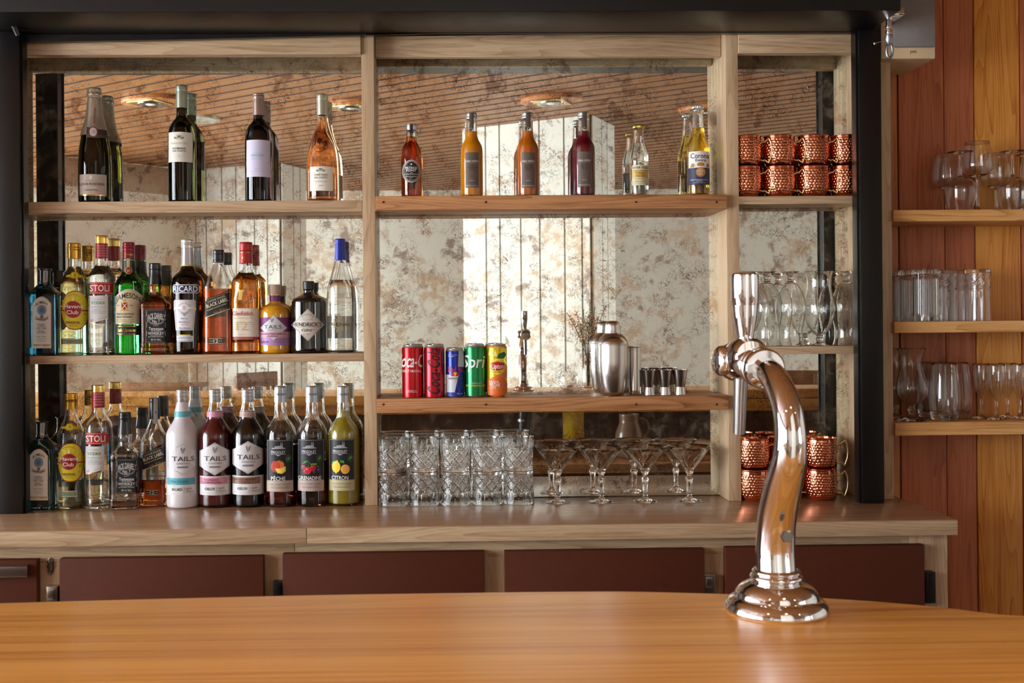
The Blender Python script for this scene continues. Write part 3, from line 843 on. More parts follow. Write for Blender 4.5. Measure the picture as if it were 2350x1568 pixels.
# white wine
b = Turned('wine_bottle', 'dark wine bottle with white label and silvery green capsule', 'bottle', A, 1145, 1258, 'L1', YW)
b.body([(85, 1258), (87, 1240), (87, 1000), (87, 875), (85, 840), (78, 806), (66, 780), (48, 756), (37, 740), (33, 715), (33, 640)], glassm((.022, .02, .006), 1.5))
b.ring('capsule', [(34, 681), (34, 600), (33, 576), (34, 570), (34, 545), (30, 538)], plain((150, 158, 142), .36, .7, 0, .5, .04))
b.prof = b.prof[:-1]+[(b.R(.2), .3)]
b.prints([T('COSTE', 1147, 553, 11, (110, 118, 104), 60)], b.root, .0022, 'embossing')
crest = lambda cx, cy, k, col: [S([(cx-30*k, cy+2*k), (cx-30*k, cy+14*k), (cx-14*k, cy+17*k), (cx-14*k, cy+5*k)], col), S([(cx+30*k, cy+2*k), (cx+30*k, cy+14*k), (cx+14*k, cy+17*k), (cx+14*k, cy+5*k)], col),
    S([(cx-14*k, cy-12*k), (cx-10*k, cy+10*k), (cx+10*k, cy+10*k), (cx+14*k, cy-12*k), (cx+6*k, cy-2*k), (cx, cy-10*k), (cx-6*k, cy-2*k)], col)] + border([(cx-20*k, cy+14*k), (cx-8*k, cy+19*k), (cx+8*k, cy+19*k), (cx+20*k, cy+14*k)], 1.6*k, col)[:3]
b.label(rect(1057, 828, 1209, 1016), (222, 218, 208), crest(1122, 856, 1, (120, 118, 110))+[T('Grand Vin Blanc', 1128, 898, 12, (204, 186, 140), 110, slant=.3), T('DOMAINE', 1124, 931, 11, (70, 68, 64), 82, bold=1), T('LA COSTE', 1124, 947, 11, (70, 68, 64), 82, bold=1), T('2022', 1122, 980, 5, (170, 160, 140), 22)])
# red wine
b = Turned('wine_bottle', 'dark red wine bottle with lilac label and mauve capsule', 'bottle', A, 1627, 1255, 'L1', YW)
b.body([(85, 1255), (87, 1240), (87, 1000), (87, 890), (85, 852), (79, 824), (68, 800), (50, 777), (39, 762), (34, 740), (34, 680)], glassm((.02, .012, .012), 1.5))
b.ring('capsule', [(35, 727), (34, 640), (33, 622), (35, 618), (35, 606), (33, 603), (34, 595), (30, 590)], plain((150, 126, 118), .36, .7, 0, .5, .04))
b.label(rect(1546, 877, 1694, 1109), (204, 198, 222), [T('CHÂTEAU', 1614, 958, 7, (120, 200, 204), 54), T('APOGÉE', 1614, 975, 14, (110, 178, 186), 84, bold=1), T('PIC SAINT LOUP', 1614, 997, 6, (120, 190, 196), 74), T('2019', 1612, 1062, 5, (130, 124, 150), 24), T('GRAND VIN DE BORDEAUX', 1614, 1076, 3, (150, 146, 166), 80)])
# rosé
ROSE = glassm((.93, .52, .26), 1.36)
b = Turned('rose_bottle', 'tall shouldered rose wine bottle with small white label', 'bottle', A, 2027, 1250, 'L1', YW)
b.body([(98, 1250), (101, 1235), (101, 1100), (98, 1000), (88, 930), (66, 865), (47, 812), (36, 765), (33, 730), (33, 660)], CLEAR, shell=.0026, liquid=ROSE, fill=742)
b.ring('capsule', [(34, 726), (34, 650), (34, 630), (35, 626), (35, 600), (31, 593)], plain((160, 160, 142), .36, .7, 0, .5, .04))
b.label(rect(1943, 1044, 2088, 1197), (226, 220, 208), crest(2010, 1062, .9, (130, 124, 112))+[T('CHÂTEAU', 2012, 1097, 11, (84, 78, 70), 84, bold=1), T('LA COSTE', 2012, 1114, 11, (84, 78, 70), 80, bold=1), T('Vin de Provence', 2012, 1138, 8, (160, 150, 136), 80, slant=.3), T('2023', 2012, 1165, 7, (190, 110, 90), 28)])
b.prints(crest(2014, 910, 1.5, plain((170, 90, 44), .3))+[T('LA COSTE', 2016, 962, 14, plain((170, 90, 44), .3), 118)], b.root, .0004, 'embossing')

# ======== middle shelf, spirits ========
B = Fr(40, 520, 5.0571); C = Fr(380, 520, 4.7959)
YM = 2.946
BLUEG = glassm((.22, .56, .74), 1.45)
WHT = (236, 234, 228); BLK = (24, 22, 24); RED = (170, 22, 30)
def blue_gin(fr, cx, base, k, key, lab, dx, Y, yt):
    """square-shouldered pale blue gin bottle; k scales the drawing, yt moves it"""
    b = Turned('gin_bottle', lab, 'bottle', fr, cx, base, key, Y, n=5, ky=.84, nsh=.178*k)
    X = lambda x: cx+(x-322)*k; y_ = lambda y: base-(1475-y)*k
    b.body([(184*k, base), (188*k, y_(1460)), (188*k, y_(1100)), (188*k, y_(830)), (182*k, y_(795)), (160*k, y_(765)), (108*k, y_(715)), (74*k, y_(670)), (64*k, y_(630)), (64*k, y_(540))], BLUEG, sub=4, seg=48)
    b.ring('cap', [(63*k, y_(640)), (63*k, y_(512)), (64*k, y_(506)), (80*k, y_(503)), (80*k, y_(492)), (76*k, y_(489))], plain((20, 22, 26), .25, 0, .3))
    b.ring('neck_collar', [(72*k, y_(690)), (69*k, y_(642)), (66*k, y_(636))], plain((24, 60, 72), .2, 0, .5), off=.0004, solid=False)
    lb = b.label([(X(300), y_(510)), (X(296), y_(640)), (X(322), y_(668)), (X(350), y_(640)), (X(358), y_(512))], (176, 176, 170), [], off=.0012, name='neck_strip')
    b.prints([T('IMPORTED', X(328), y_(575), 20*k, (90, 90, 96), 100*k, rot=-math.pi/2), S(oval(X(324), y_(664), 22*k, 26*k), GOLDC), S(oval(X(324), y_(664), 13*k, 15*k), (60, 120, 180))], lb, .0016)
    arc = arch(X(172), y_(812), X(392), y_(1412), .14)
    lb = b.label(arc, (222, 218, 206), [S(ringpts(arc, .93), (190, 160, 96)), S(ringpts(arc, .905), (228, 228, 224)),
        T('BOMBAY', X(283), y_(878), 34*k, (60, 52, 44), 140*k, bold=1, arc=34*k), S(oval(X(283), y_(968), 54*k, 60*k), (110, 150, 190)), S(oval(X(283), y_(968), 42*k, 47*k), (176, 150, 90)), S(oval(X(283), y_(968), 30*k, 36*k), (70, 130, 190)),
        S(oval(X(283), y_(1045), 22*k, 24*k), (176, 150, 90)), S(oval(X(283), y_(1045), 13*k, 14*k), (60, 120, 190)), T('SAPPHIRE', X(283), y_(1082), 32*k, (60, 52, 44), 150*k, bold=1, arc=-28*k),
        T('Distilled', X(275), y_(1136), 22*k, (70, 70, 80), 90*k, slant=.3), T('LONDON', X(280), y_(1160), 15*k, (50, 50, 60), 90*k), T('DRY GIN', X(280), y_(1182), 20*k, (50, 50, 60), 110*k), T('Vapour', X(275), y_(1207), 20*k, (70, 70, 80), 70*k, slant=.3), T('INFUSED', X(280), y_(1230), 17*k, (50, 50, 60), 105*k),
        T('Hand crafted', X(275), y_(1275), 14*k, (90, 90, 100), 110*k, slant=.3), S(rect(X(225), y_(1300), X(335), y_(1304)), GOLDC), T('LONDON', X(275), y_(1325), 12*k, (90, 90, 100), 80*k), T('70cl e', X(220), y_(1380), 14*k, (80, 80, 90), 55*k), T('40% vol', X(335), y_(1380), 14*k, (80, 80, 90), 60*k)])
    return b
blue_gin(B, 322, 1478, 1.0, 'L2', 'square pale blue gin bottle at the post end of the middle shelf', 0, YM, 0)

YEL = (222, 204, 40)
def rum(fr, cx, base, key, lab, pts, cap, lb, nk, bt, fill, Y, liqc, k):
    b = Turned('rum_bottle', lab, 'bottle', fr, cx, base, key, Y)
    b.body(pts, CLEAR, shell=.0026, liquid=glassm(liqc, 1.34), fill=fill)
    y0, y1, hw = cap
    b.ring('cap', [(hw, y1), (hw, y0+(y1-y0)*.42), (hw+2, y0+(y1-y0)*.40), (hw+2, y0+(y1-y0)*.30), (hw, y0+(y1-y0)*.28), (hw, y0+8), (hw-4, y0)], GOLDC, rel=None)
    x0, ya, x1, yb = nk; m = (x0+x1)/2-15*k; cy = (ya+yb)/2
    b.label([(x0, cy+20*k), (x0+10*k, cy+2*k), (m-50*k, cy-10*k), (m-30*k, ya), (m+30*k, ya), (m+55*k, cy-8*k), (x1, cy+8*k), (x1, cy+38*k), (m+55*k, cy+24*k), (m+30*k, yb), (m-30*k, yb), (m-50*k, cy+22*k)][::-1], YEL,
        border(oval(m, cy, 52*k, 33*k, 20), 3*k, (170, 130, 30))+[T('3', m, cy, 30*k, (40, 34, 20), bold=1, slant=.2), T('AÑOS', m+90*k, cy+12*k, 10*k, (150, 120, 30), 36*k)], name='neck_label')
    x0, ya, x1, yb = lb; cx_ = (x0+x1)/2-25*k; cy = (ya+yb)/2
    def blob(q):
        p = []
        for i in range(40):
            t = 2*math.pi*i/40; r = 1+.035*math.cos(4*t+.3)
            xx = (x0+x1)/2+(x1-x0)/2*q*r*math.copysign(abs(math.cos(t))**.8, math.cos(t)); p.append((xx, cy-(yb-ya)/2*q*math.copysign(abs(math.sin(t))**.72, math.sin(t))))
        return p
    it = [S(blob(.955), YEL)]
    for i in range(9):
        t = math.radians(200-i*27); c, s2 = math.cos(t), math.sin(t)
        it.append(S([(cx_+80*k*c, cy-30*k-80*k*s2), (cx_+150*k*math.cos(t-.07), cy-30*k-150*k*math.sin(t-.07)), (cx_+150*k*math.cos(t+.07), cy-30*k-150*k*math.sin(t+.07))], (232, 214, 70)))
    it += [S(rect(x0+4*k, cy-4*k, x1-4*k, cy+10*k), (150, 26, 24)), S(oval(cx_, cy-10*k, 104*k, 104*k), (200, 160, 60)), S(oval(cx_, cy-10*k, 96*k, 96*k), (158, 22, 26)), S(oval(cx_, cy-130*k, 12*k, 26*k, 12), (236, 226, 190)),
        T('Havana', cx_+2*k, cy-46*k, 42*k, (245, 240, 228), 222*k, bold=1), T('Club', cx_-8*k, cy+22*k, 46*k, (245, 240, 228), 138*k, bold=1),
        T('EL RON DE CUBA', cx_, ya+44*k, 11*k, (90, 60, 20), 150*k, arc=26*k), T('ORIGINAL', cx_-2*k, cy+142*k, 28*k, (70, 40, 20), 176*k, bold=1), T('AÑEJO 3 AÑOS', cx_, cy+172*k, 9*k, (170, 40, 30), 110*k), T('*', cx_, cy+190*k, 16*k, (60, 40, 20)), S(rect(cx_-60*k, cy+186*k, cx_-20*k, cy+188*k), (120, 80, 30)), S(rect(cx_+20*k, cy+186*k, cx_+60*k, cy+188*k), (120, 80, 30)),
        S(oval(x1-42*k, cy+44*k, 18*k, 18*k, 16), (190, 168, 30)), T('70 cl', x1-42*k, cy+118*k, 12*k, (90, 70, 20), 34*k)]
    b.label(blob(1), (160, 36, 24), it)
    x0, ya, x1, yb = bt
    b.label(rect(x0, ya, x1, yb), (206, 206, 196), [S(rect(x0+6*k, ya+8*k, x1-6*k, yb-8*k), (136, 150, 120)), S(oval(x0+26*k, (ya+yb)/2, 15*k, 15*k, 16), (226, 226, 216)), T('CUBA', (x0+x1)/2-10*k, (ya+yb)/2-6*k, 14*k, (90, 104, 80), 90*k), T('HABANA', (x0+x1)/2+4*k, (ya+yb)/2+12*k, 9*k, (90, 104, 80), 120*k)], name='seal_label')
    return b
rum(B, 670, 1478, 'L2', 'clear rum bottle with round yellow label and gold cap on the middle shelf, nearly full',
    [(156, 1478), (160, 1460), (160, 1100), (158, 720), (150, 660), (132, 605), (106, 548), (80, 500), (69, 460), (68, 400), (68, 330)], (195, 376, 70), (514, 748, 828, 1200), (560, 530, 800, 602), (522, 1306, 752, 1368), 470, YM, (.96, .93, .62), 1.0)

def vodka(fr, cx, base, key, lab, pts, gold, red, rl, wl, fill, Y, k):
    b = Turned('vodka_bottle', lab, 'bottle', fr, cx, base, key, Y)
    def rel(t, z, r):
        if z < .075 and r > .02: return .00035*math.cos(40*t)*min(1, (.075-z)/.01)*(1 if abs(math.sin(t)) < 1.1 else 0)
        return 0
    b.body(pts, CLEAR, shell=.0028, liquid=(glassm((.985, .99, .985), 1.33) if fill else None), fill=fill or 0, seg=80, rel=rel)
    b.ring('cap', [(gold[2], gold[1]), (gold[2], gold[0]+8), (gold[2]-4, gold[0])], plain((222, 182, 100), .22, 1), seg=72, rel=knurl(18, .0004))
    sl = b.ring('neck_sleeve', [(red[2], red[1]), (red[2]-1, red[0])], plain((160, 28, 40), .35, .2), off=.0008)
    pf = b.prof; b.prof = [(red[2]/fr.k*Y/F+.0008, 0), (red[2]/fr.k*Y/F+.0008, 1)]
    it = []
    for i in range(5):
        yy = red[0]+(red[1]-red[0])*(.14+.17*i)
        it.append(T(('PREMIUM THE OR', 'SPIRIT OF CHAN')[i % 2], cx, yy, 15*k, (222, 196, 190), red[2]*1.85))
    b.prints(it, sl, .0003); b.prof = pf
    x0, ya, x1, yb = rl
    b.label(rect(*rl), (176, 26, 34), [S(rect(x0, ya+9*k, x1, ya+13*k), (226, 190, 130)), S(rect(x0, yb-15*k, x1, yb-11*k), (226, 190, 130)), T('STOLI', (x0+x1)/2-18*k, (ya+yb)/2, 74*k, (236, 234, 232), 228*k, bold=1)])
    x0, ya, x1, yb = wl; dy = 58*k
    b.label([(x0, ya), (x0, yb), (x1, yb-dy), (x1, ya)], (214, 214, 214), [T('THE ORIGINAL', (x0+x1)/2-10*k, ya+42*k, 11*k, (150, 140, 146), 120*k), T('VODKA', (x0+x1)/2-8*k, ya+84*k, 36*k, (96, 140, 70), 162*k, bold=1), T('THE SPIRIT OF CHANGE', (x0+x1)/2, ya+132*k, 11*k, (140, 140, 146), 176*k),
        T('PREMIUM', (x0+x1)/2-20*k, ya+164*k, 10*k, (110, 170, 170), 90*k), T('DISTILLED AND CRAFTED', (x0+x1)/2, ya+184*k, 10*k, (130, 130, 136), 166*k), T('IN SMALL BATCHES', (x0+x1)/2, ya+204*k, 10*k, (110, 170, 150), 150*k), T('Stoli', x0+24*k, yb-42*k, 24*k, (190, 60, 70), 40*k, rot=-.5, slant=.3), T('40% VOL 700ml', x0+150*k, yb-68*k, 12*k, (120, 120, 126), 100*k, rot=-.26)] + border([(x0, yb), (x1, yb-dy)], 4*k, GOLD)[:1])
    return b
vodka(B, 988, 1482, 'L2', 'clear vodka bottle with red banner label on the middle shelf, full',
      [(148, 1482), (155, 1462), (150, 1400), (155, 1340), (155, 1000), (155, 640), (150, 580), (136, 545), (110, 510), (84, 475), (71, 440), (69, 400), (67, 300), (66, 210)], (107, 204, 65), (200, 372, 67), (836, 646, 1106, 786), (837, 803, 1050, 1132), 462, YM, 1.0)

# green whiskey bottle
GREEN = glassm((.06, .50, .10), 1.45)
b = Turned('whiskey_bottle', 'green glass whiskey bottle with cream arched label and dark red cap', 'bottle', B, 1302, 1478, 'L2', YM)
b.body([(160, 1478), (167, 1460), (167, 1100), (167, 760), (164, 690), (150, 640), (118, 595), (88, 555), (75, 510), (70, 440), (66, 380), (65, 300)], GREEN)
b.ring('cap', [(66, 370), (66, 300), (65, 292), (67, 288), (67, 255), (65, 250), (67, 246), (67, 225), (65, 220), (66, 195), (60, 186)], plain((128, 14, 36), .3, .3))
b.prints([T('Jameson', 1300, 326, 16, GOLD, 90, slant=.3)], b.root, .0022, 'cap_lettering')
b.ring('neck_wrap', [(77, 542), (72, 450), (68, 376)], plain((14, 34, 24), .4), solid=False, off=.0006)
lbn = b.label(rect(1265, 372, 1306, 480), (190, 172, 128), [], off=.0012, name='neck_ribbon')
b.prints([S(oval(1290, 512, 42, 44), (196, 150, 90)), S(oval(1290, 512, 36, 38), (130, 42, 32)), T('JJS', 1290, 512, 26, (220, 190, 130), 44, bold=1), S(rect(1236, 388, 1372, 392), GOLD), S(rect(1330, 520, 1376, 524), GOLD)], lbn, .0014)
ar = arch(1139, 727, 1456, 1136, .2)
b.label(ar, (206, 192, 160), [T('JAMESON', 1283, 800, 62, (34, 32, 30), 286, bold=1, arc=52), S(rect(1203, 880, 1280, 975), (206, 160, 80)), S([(1208, 885), (1208, 940), (1240, 970), (1275, 940), (1275, 885)], (132, 30, 28)), S([(1212, 888), (1268, 958), (1272, 950), (1220, 886)], (226, 204, 160)), S([(1270, 888), (1212, 950), (1218, 958), (1274, 894)], (226, 204, 160)), S(oval(1240, 858, 22, 16, 12), (200, 156, 80)), S(rect(1192, 972, 1290, 984), (200, 160, 90)),
    T('ESTD', 1172, 918, 14, (120, 60, 40), 34), T('1780', 1316, 918, 16, (120, 60, 40), 46), T('TRIPLE DISTILLED', 1254, 1018, 22, (52, 44, 36), 212, bold=1), T('IRISH WHISKEY', 1246, 1052, 20, (52, 44, 36), 186, bold=1), T('MATURED TWICE', 1250, 1084, 8, (150, 130, 90), 210), T('BOW STREET DUBLIN', 1250, 1104, 8, (150, 130, 90), 210)] + border([(1139, 1128), (1456, 1128)], 4, GOLD)[:1])
b.label(rect(1141, 1150, 1456, 1262), (24, 40, 34), [S(rect(1141, 1160, 1456, 1164), GOLD), T('John Jameson', 1262, 1204, 42, GOLD, 216, slant=.35), T('PRODUCT OF IRELAND', 1262, 1250, 11, GOLD, 210)], name='lower_label')

def square_whiskey(fr, cx, base, key, lab, k, rz, fill, capy, Y, cap2):
    """square bottle with fluted neck and black label, turned a little"""
    b = Turned('whiskey_bottle', lab, 'bottle', fr, cx, base, key, Y, n=7, nsh=.152*k)
    X = lambda x: cx+(x-1582)*k; y_ = lambda y: base-(1475-y)*k
    R = 146*k
    def rel(t, z, r):
        return .0005*math.cos(14*t) if (.115 < z < .17 and r < .022) else 0
    b.body([(R+4*k, base), (R+6*k, y_(1455)), (R+6*k, y_(1400)), (R-1*k, y_(1388)), (R, y_(1370)), (R, y_(1150)), (R, y_(945)), (R+3*k, y_(925)), (R, y_(895)), (R-22*k, y_(868)), (102*k, y_(835)), (78*k, y_(800)), (74*k, y_(760)), (78*k, y_(710)), (70*k, y_(660)), (62*k, y_(560))], CLEAR, shell=.003, liquid=glassm((.62, .20, .03) if fill < base-400*k else (.5, .2, .08), 1.36), fill=fill, seg=64, rel=rel)
    b.ring('cap', [(63*k, y_(520)), (64*k, y_(500)), (66*k, y_(498)), (66*k, y_(capy+40)), (63*k, y_(capy+38)), (64*k, y_(capy+10)), (60*k, y_(capy))], plain((20, 20, 24), .3, 0, .2))
    nw = b.ring('neck_wrap', [(78*k, y_(674)), (70*k, y_(600)), (63*k, y_(540)), (63*k, y_(518))], plain((18, 18, 21), .35, 0, .2), solid=False, off=.0008)
    b.prints([T('No 7', X(1582), y_(630), 30*k, (210, 210, 206), 78*k, bold=1), T('OLD', X(1582), y_(604), 9*k, (190, 190, 186), 26*k), T('BRAND', X(1582), y_(656), 9*k, (190, 190, 186), 40*k)], nw, .0012)
    W_ = (206, 206, 202)
    L0 = rect(X(1582-126), y_(957), X(1582+126), y_(1352)); m = X(1582)
    it = border(ringpts(L0, .94), 2.5*k, (150, 150, 148)) + [T("JACK DANIEL'S", m, y_(1032), 62*k, W_, 206*k, bold=1, arc=30*k)] + border(oval(m, y_(1098), 84*k, 38*k, 24), 3*k, W_) + border(oval(m, y_(1098), 72*k, 30*k, 24), 2*k, W_) + \
        [T('No 7', m, y_(1098), 38*k, W_, 88*k, bold=1), T('OLD', m, y_(1070), 9*k, W_, 26*k), T('BRAND', m, y_(1122), 9*k, W_, 40*k), T('QUALITY', m, y_(1150), 9*k, W_, 60*k), T('Tennessee', m, y_(1184), 36*k, W_, 166*k, bold=1), T('SOUR MASH', m, y_(1212), 11*k, W_, 110*k), T('WHISKEY', m, y_(1238), 32*k, W_, 186*k, bold=1), T('DISTILLED AND BOTTLED BY', m, y_(1264), 8*k, W_, 130*k), T('JACK DANIEL DISTILLERY', m, y_(1278), 12*k, W_, 180*k), T('40% Vol. 700mL', m, y_(1312), 22*k, W_, 118*k)]
    for sx in (-1, 1):
        for cy in (1010, 1140, 1240):
            it += border([(m+sx*110*k, y_(cy-30)), (m+sx*104*k, y_(cy)), (m+sx*111*k, y_(cy+30))], 3*k, W_)[:2]
    b.label(L0, (30, 30, 34), it, off=.0006)
    # the same label goes on round the side, in small type
    pr = b.prof; R0 = b.R(.06)
    za, zb = b.rz(1, y_(1352))[1], b.rz(1, y_(957))[1]
    for side in (1, -1):
        w = R0*.92; V = [(side*(R0+.0006), -w, za), (side*(R0+.0006), w, za), (side*(R0+.0006), w, zb), (side*(R0+.0006), -w, zb)]
        sl = link('side_label', mesh('side_label', V, [(0, 1, 2, 3) if side > 0 else (3, 2, 1, 0)], plain((30, 30, 34), .5)), b.root)
        if side > 0:
            VV = []; FF = []
            for i, s in enumerate(('TENNESSEE SOUR MASH WHISKEY', 'CHARCOAL MELLOWED DROP BY DROP')):
                v2, f2 = text2d(s, 0, 0, .0036, .072); o = len(VV)
                VV += [(R0+.0009, -w*.55+i*.014-y2, (za+zb)/2+x2) for x2, y2 in v2]; FF += [tuple(j+o for j in f) for f in f2]
            link('lettering', mesh('lettering', VV, FF, ink(W_)), sl)
    b.root.rotation_euler = (0, 0, rz); return b
square_whiskey(B, 1606, 1478, 'L2', 'square whiskey bottle with black label and black cap on the middle shelf, full of amber', 1.0, math.radians(2), 668, 425, 2.942, 0)

# aniseed bottle, dark
b = Turned('pastis_bottle', 'dark brown pastis bottle with navy banner and white shield label', 'bottle', C, 250, 1392, 'L2', YM)
b.body([(158, 1392), (166, 1370), (170, 1200), (178, 900), (181, 700), (179, 630), (165, 575), (130, 530), (92, 495), (74, 465), (66, 430), (60, 330), (58, 250)], glassm((.10, .035, .008), 1.45))
b.ring('cap', [(65, 240), (65, 205), (67, 203), (67, 190), (65, 188), (65, 158), (62, 148)], ALU)
b.ring('neck_sleeve', [(70, 425), (64, 330), (60, 242)], plain((186, 184, 188), .3, .8), solid=False, off=.0006)
b.ring('neck_band', [(72, 440), (70, 425)], plain((206, 190, 40), .4), solid=False, off=.0008)
pf = b.prof; b.prints([T('Paul Ricard', 262, 335, 24, (80, 80, 90), 92, slant=.35, rot=-.25)], b.root, .0012, 'signature')
b.label([(78, 650), (90, 640), (358, 640), (378, 660), (378, 716), (358, 735), (90, 735), (78, 722)], (236, 236, 240), [S(rect(80, 647, 366, 728), (26, 34, 74)), T('RICARD', 218, 687, 62, (240, 240, 244), 272, bold=1)])
b.label([(102, 808), (318, 808), (332, 822), (332, 880), (310, 1145), (112, 1145), (90, 880), (90, 822)][::-1], (214, 212, 216), border([(108, 820), (314, 820), (322, 830), (300, 1135), (120, 1135), (100, 830)], 2, (120, 120, 140)) + [S(oval(204, 900, 74, 62, 20), (186, 186, 190)), S(oval(204, 898, 56, 46, 18), (214, 212, 216)), S([(160, 940), (204, 990), (248, 940), (204, 956)], (150, 150, 158)), S([(90, 900), (110, 885), (304, 885), (334, 900), (334, 925), (300, 908), (110, 908), (90, 925)][::-1], (232, 232, 234)), S(oval(204, 896, 15, 16, 16), (176, 40, 50)), T('PASTIS', 204, 1016, 17, (70, 70, 90), 72), T('DE', 204, 1036, 8, (70, 70, 90), 14), T('MARSEILLE', 205, 1054, 17, (70, 70, 90), 118), T('FRANCE', 204, 1081, 13, (190, 70, 80), 68), T('Paul Ricard', 206, 1120, 20, (70, 80, 120), 124, slant=.35)])
b.label([(120, 1205), (145, 1202), (145, 1191), (276, 1191), (276, 1202), (304, 1205), (300, 1258), (290, 1270), (132, 1270), (122, 1258)][::-1], (206, 206, 212), [S(rect(145, 1191, 276, 1203), (214, 196, 40)), S(rect(130, 1260, 292, 1264), (60, 70, 120)), T("D'ORIGINE NATURELLE", 212, 1228, 12, (70, 80, 120), 150)], name='lower_label')

def slant_whisky(fr, cx, base, key, lab, k, fill, strip, capn, Y, dy):
    b = Turned('whisky_bottle', lab, 'bottle', fr, cx, base, key, Y, n=4.5, nsh=.197*k)
    X = lambda x: cx+(x-590)*k; y_ = lambda y: base-(1385-y)*k
    b.body([(148*k, base), (152*k, y_(1370)), (150*k, y_(1200)), (148*k, y_(900)), (148*k, y_(680)), (140*k, y_(630)), (122*k, y_(575)), (92*k, y_(510)), (66*k, y_(445)), (56*k, y_(405)), (54*k, y_(360)), (54*k, y_(300))], CLEAR, shell=.003, liquid=glassm((.74, .26, .05), 1.36), fill=fill, seg=56)
    b.ring('cap', [(57*k, y_(396)), (60*k, y_(392)), (60*k, y_(372)), (56*k, y_(369)), (60*k, y_(366)), (60*k, y_(capn+50)), (57*k, y_(capn+48)), (60*k, y_(capn+44)), (60*k, y_(capn+12)), (56*k, y_(capn))], plain((22, 22, 24), .3, 0, .2))
    if strip:
        sl = b.label([(X(572), y_(capn+6)), (X(566), y_(450)), (X(620), y_(452)), (X(622), y_(capn+6))], (150, 148, 146), [], off=.0024, name='tax_strip')
        b.prints([S([(X(590), y_(300)), (X(585), y_(318)), (X(604), y_(338)), (X(608), y_(318))], (70, 90, 170))], sl, .003)
    CR_ = (222, 212, 178)
    L0 = [(X(438), y_(800)), (X(438), y_(1005)), (X(706), y_(912)), (X(706), y_(698))]
    ro = math.atan2(-97, 268)
    b.label(L0, (30, 30, 32), border([(X(438), y_(812)), (X(706), y_(712))], 4*k, GOLDC)[:1] + border([(X(438), y_(1000)), (X(706), y_(905))], 7*k, CR_)[:1] + [T('JOHNNIE WALKER.', X(560), y_(796), 22*k, (186, 182, 172), 210*k, rot=ro), T('BLACK LABEL', X(566), y_(838), 38*k, CR_, 250*k, rot=ro, bold=1), T('BLENDED SCOTCH WHISKY', X(566), y_(884), 13*k, CR_, 230*k, rot=ro), T('John Walker', X(600), y_(925), 36*k, (150, 130, 80), 170*k, rot=ro, slant=.35)])
    b.label(rect(X(478), y_(1228), X(628), y_(1296)), (44, 40, 36), [S(rect(X(478), y_(1232), X(628), y_(1236)), CR_), S(rect(X(478), y_(1284), X(628), y_(1288)), CR_), T('12', X(553), y_(1260), 36*k, CR_, 50*k, bold=1), T('AGED', X(504), y_(1260), 9*k, CR_, 40*k), T('YEARS', X(602), y_(1260), 9*k, CR_, 40*k)], name='age_label')
    return b
slant_whisky(C, 590, 1388, 'L2', 'square whisky bottle with slanted black label on the middle shelf, full of amber', 1.0, 690, False, 258, 2.944, 0)

# stag whisky
b = Turned('whisky_bottle', 'amber whisky bottle with red capsule and golden stag emblem', 'bottle', C, 893, 1388, 'L2', YM, n=3, nsh=.16)
b.body([(146, 1388), (154, 1368), (154, 1280), (150, 1265), (154, 1250), (156, 1000), (157, 640), (150, 595), (128, 560), (98, 530), (80, 505), (74, 470), (74, 430), (70, 400), (66, 350)], CLEAR, shell=.003, liquid=glassm((.80, .40, .08), 1.36), fill=516, seg=48)
b.ring('capsule', [(74, 408), (70, 330), (68, 302), (70, 298), (70, 276), (67, 272), (69, 268), (68, 182), (62, 175)], plain((160, 32, 30), .35, .2))
pf = b.prof; b.prof = [(70/C.k*YM/F, 0), (70/C.k*YM/F, 1)]
b.prints([T('12', 857, 345, 22, GOLD, 26, bold=1), S([(845, 372), (845, 398), (857, 408), (868, 398), (868, 372)], GOLD), T('Grant', 878, 285, 14, GOLD, 100, slant=.3)], b.root, .001, 'capsule_lettering'); b.prof = pf
stag = [(790, 800), (806, 812), (838, 810), (846, 760), (852, 722), (866, 712), (858, 700), (840, 694), (822, 700), (806, 690), (802, 720), (800, 760)]
b.label(stag[::-1], plain((232, 196, 110), .3, .6), border([(842, 700), (868, 680), (892, 664), (886, 648)], 5, GOLD)[:3]+border([(868, 680), (870, 650)], 5, GOLD)[:1]+border([(806, 692), (796, 668), (806, 648)], 5, GOLD)[:2], name='stag_emblem')
b.prints(border([(775, 830), (830, 870), (858, 866), (900, 820), (1010, 780)], 5, plain((120, 50, 14), .3))[:4], b.root, .0005, 'embossing')
b.label(rect(738, 902, 1032, 1216), (214, 206, 190), [T('Glenfiddich.', 854, 958, 48, (176, 46, 48), 236, bold=1), T('SINGLE MALT SCOTCH WHISKY', 866, 1010, 11, (206, 176, 110), 236), T('OUR ORIGINAL TWELVE', 860, 1058, 9, (120, 110, 100), 190), T('12', 838, 1098, 96, (214, 178, 96), 120), T('MATURED IN THE FINEST OLOROSO', 868, 1082, 6, (150, 140, 130), 210), T('AND BOURBON CASKS FOR AT LEAST', 868, 1108, 6, (150, 140, 130), 210), T('TWELVE YEARS', 850, 1134, 6, (150, 140, 130), 170), T('William Grant', 840, 1192, 9, (190, 80, 80), 80, slant=.3)])
b.label(rect(738, 1216, 1032, 1252), (150, 40, 40), [S(rect(760, 1230, 960, 1234), (220, 180, 150))], name='lower_band')

def feathers(cx, cy, k, col):
    return [S([(cx-18*k, cy-34*k), (cx-24*k, cy-12*k), (cx-6*k, cy+34*k), (cx-2*k, cy+20*k), (cx-6*k, cy-10*k)], col), S([(cx+16*k, cy-32*k), (cx+4*k, cy-10*k), (cx+0*k, cy+30*k), (cx+14*k, cy+8*k), (cx+22*k, cy-14*k)], col)]
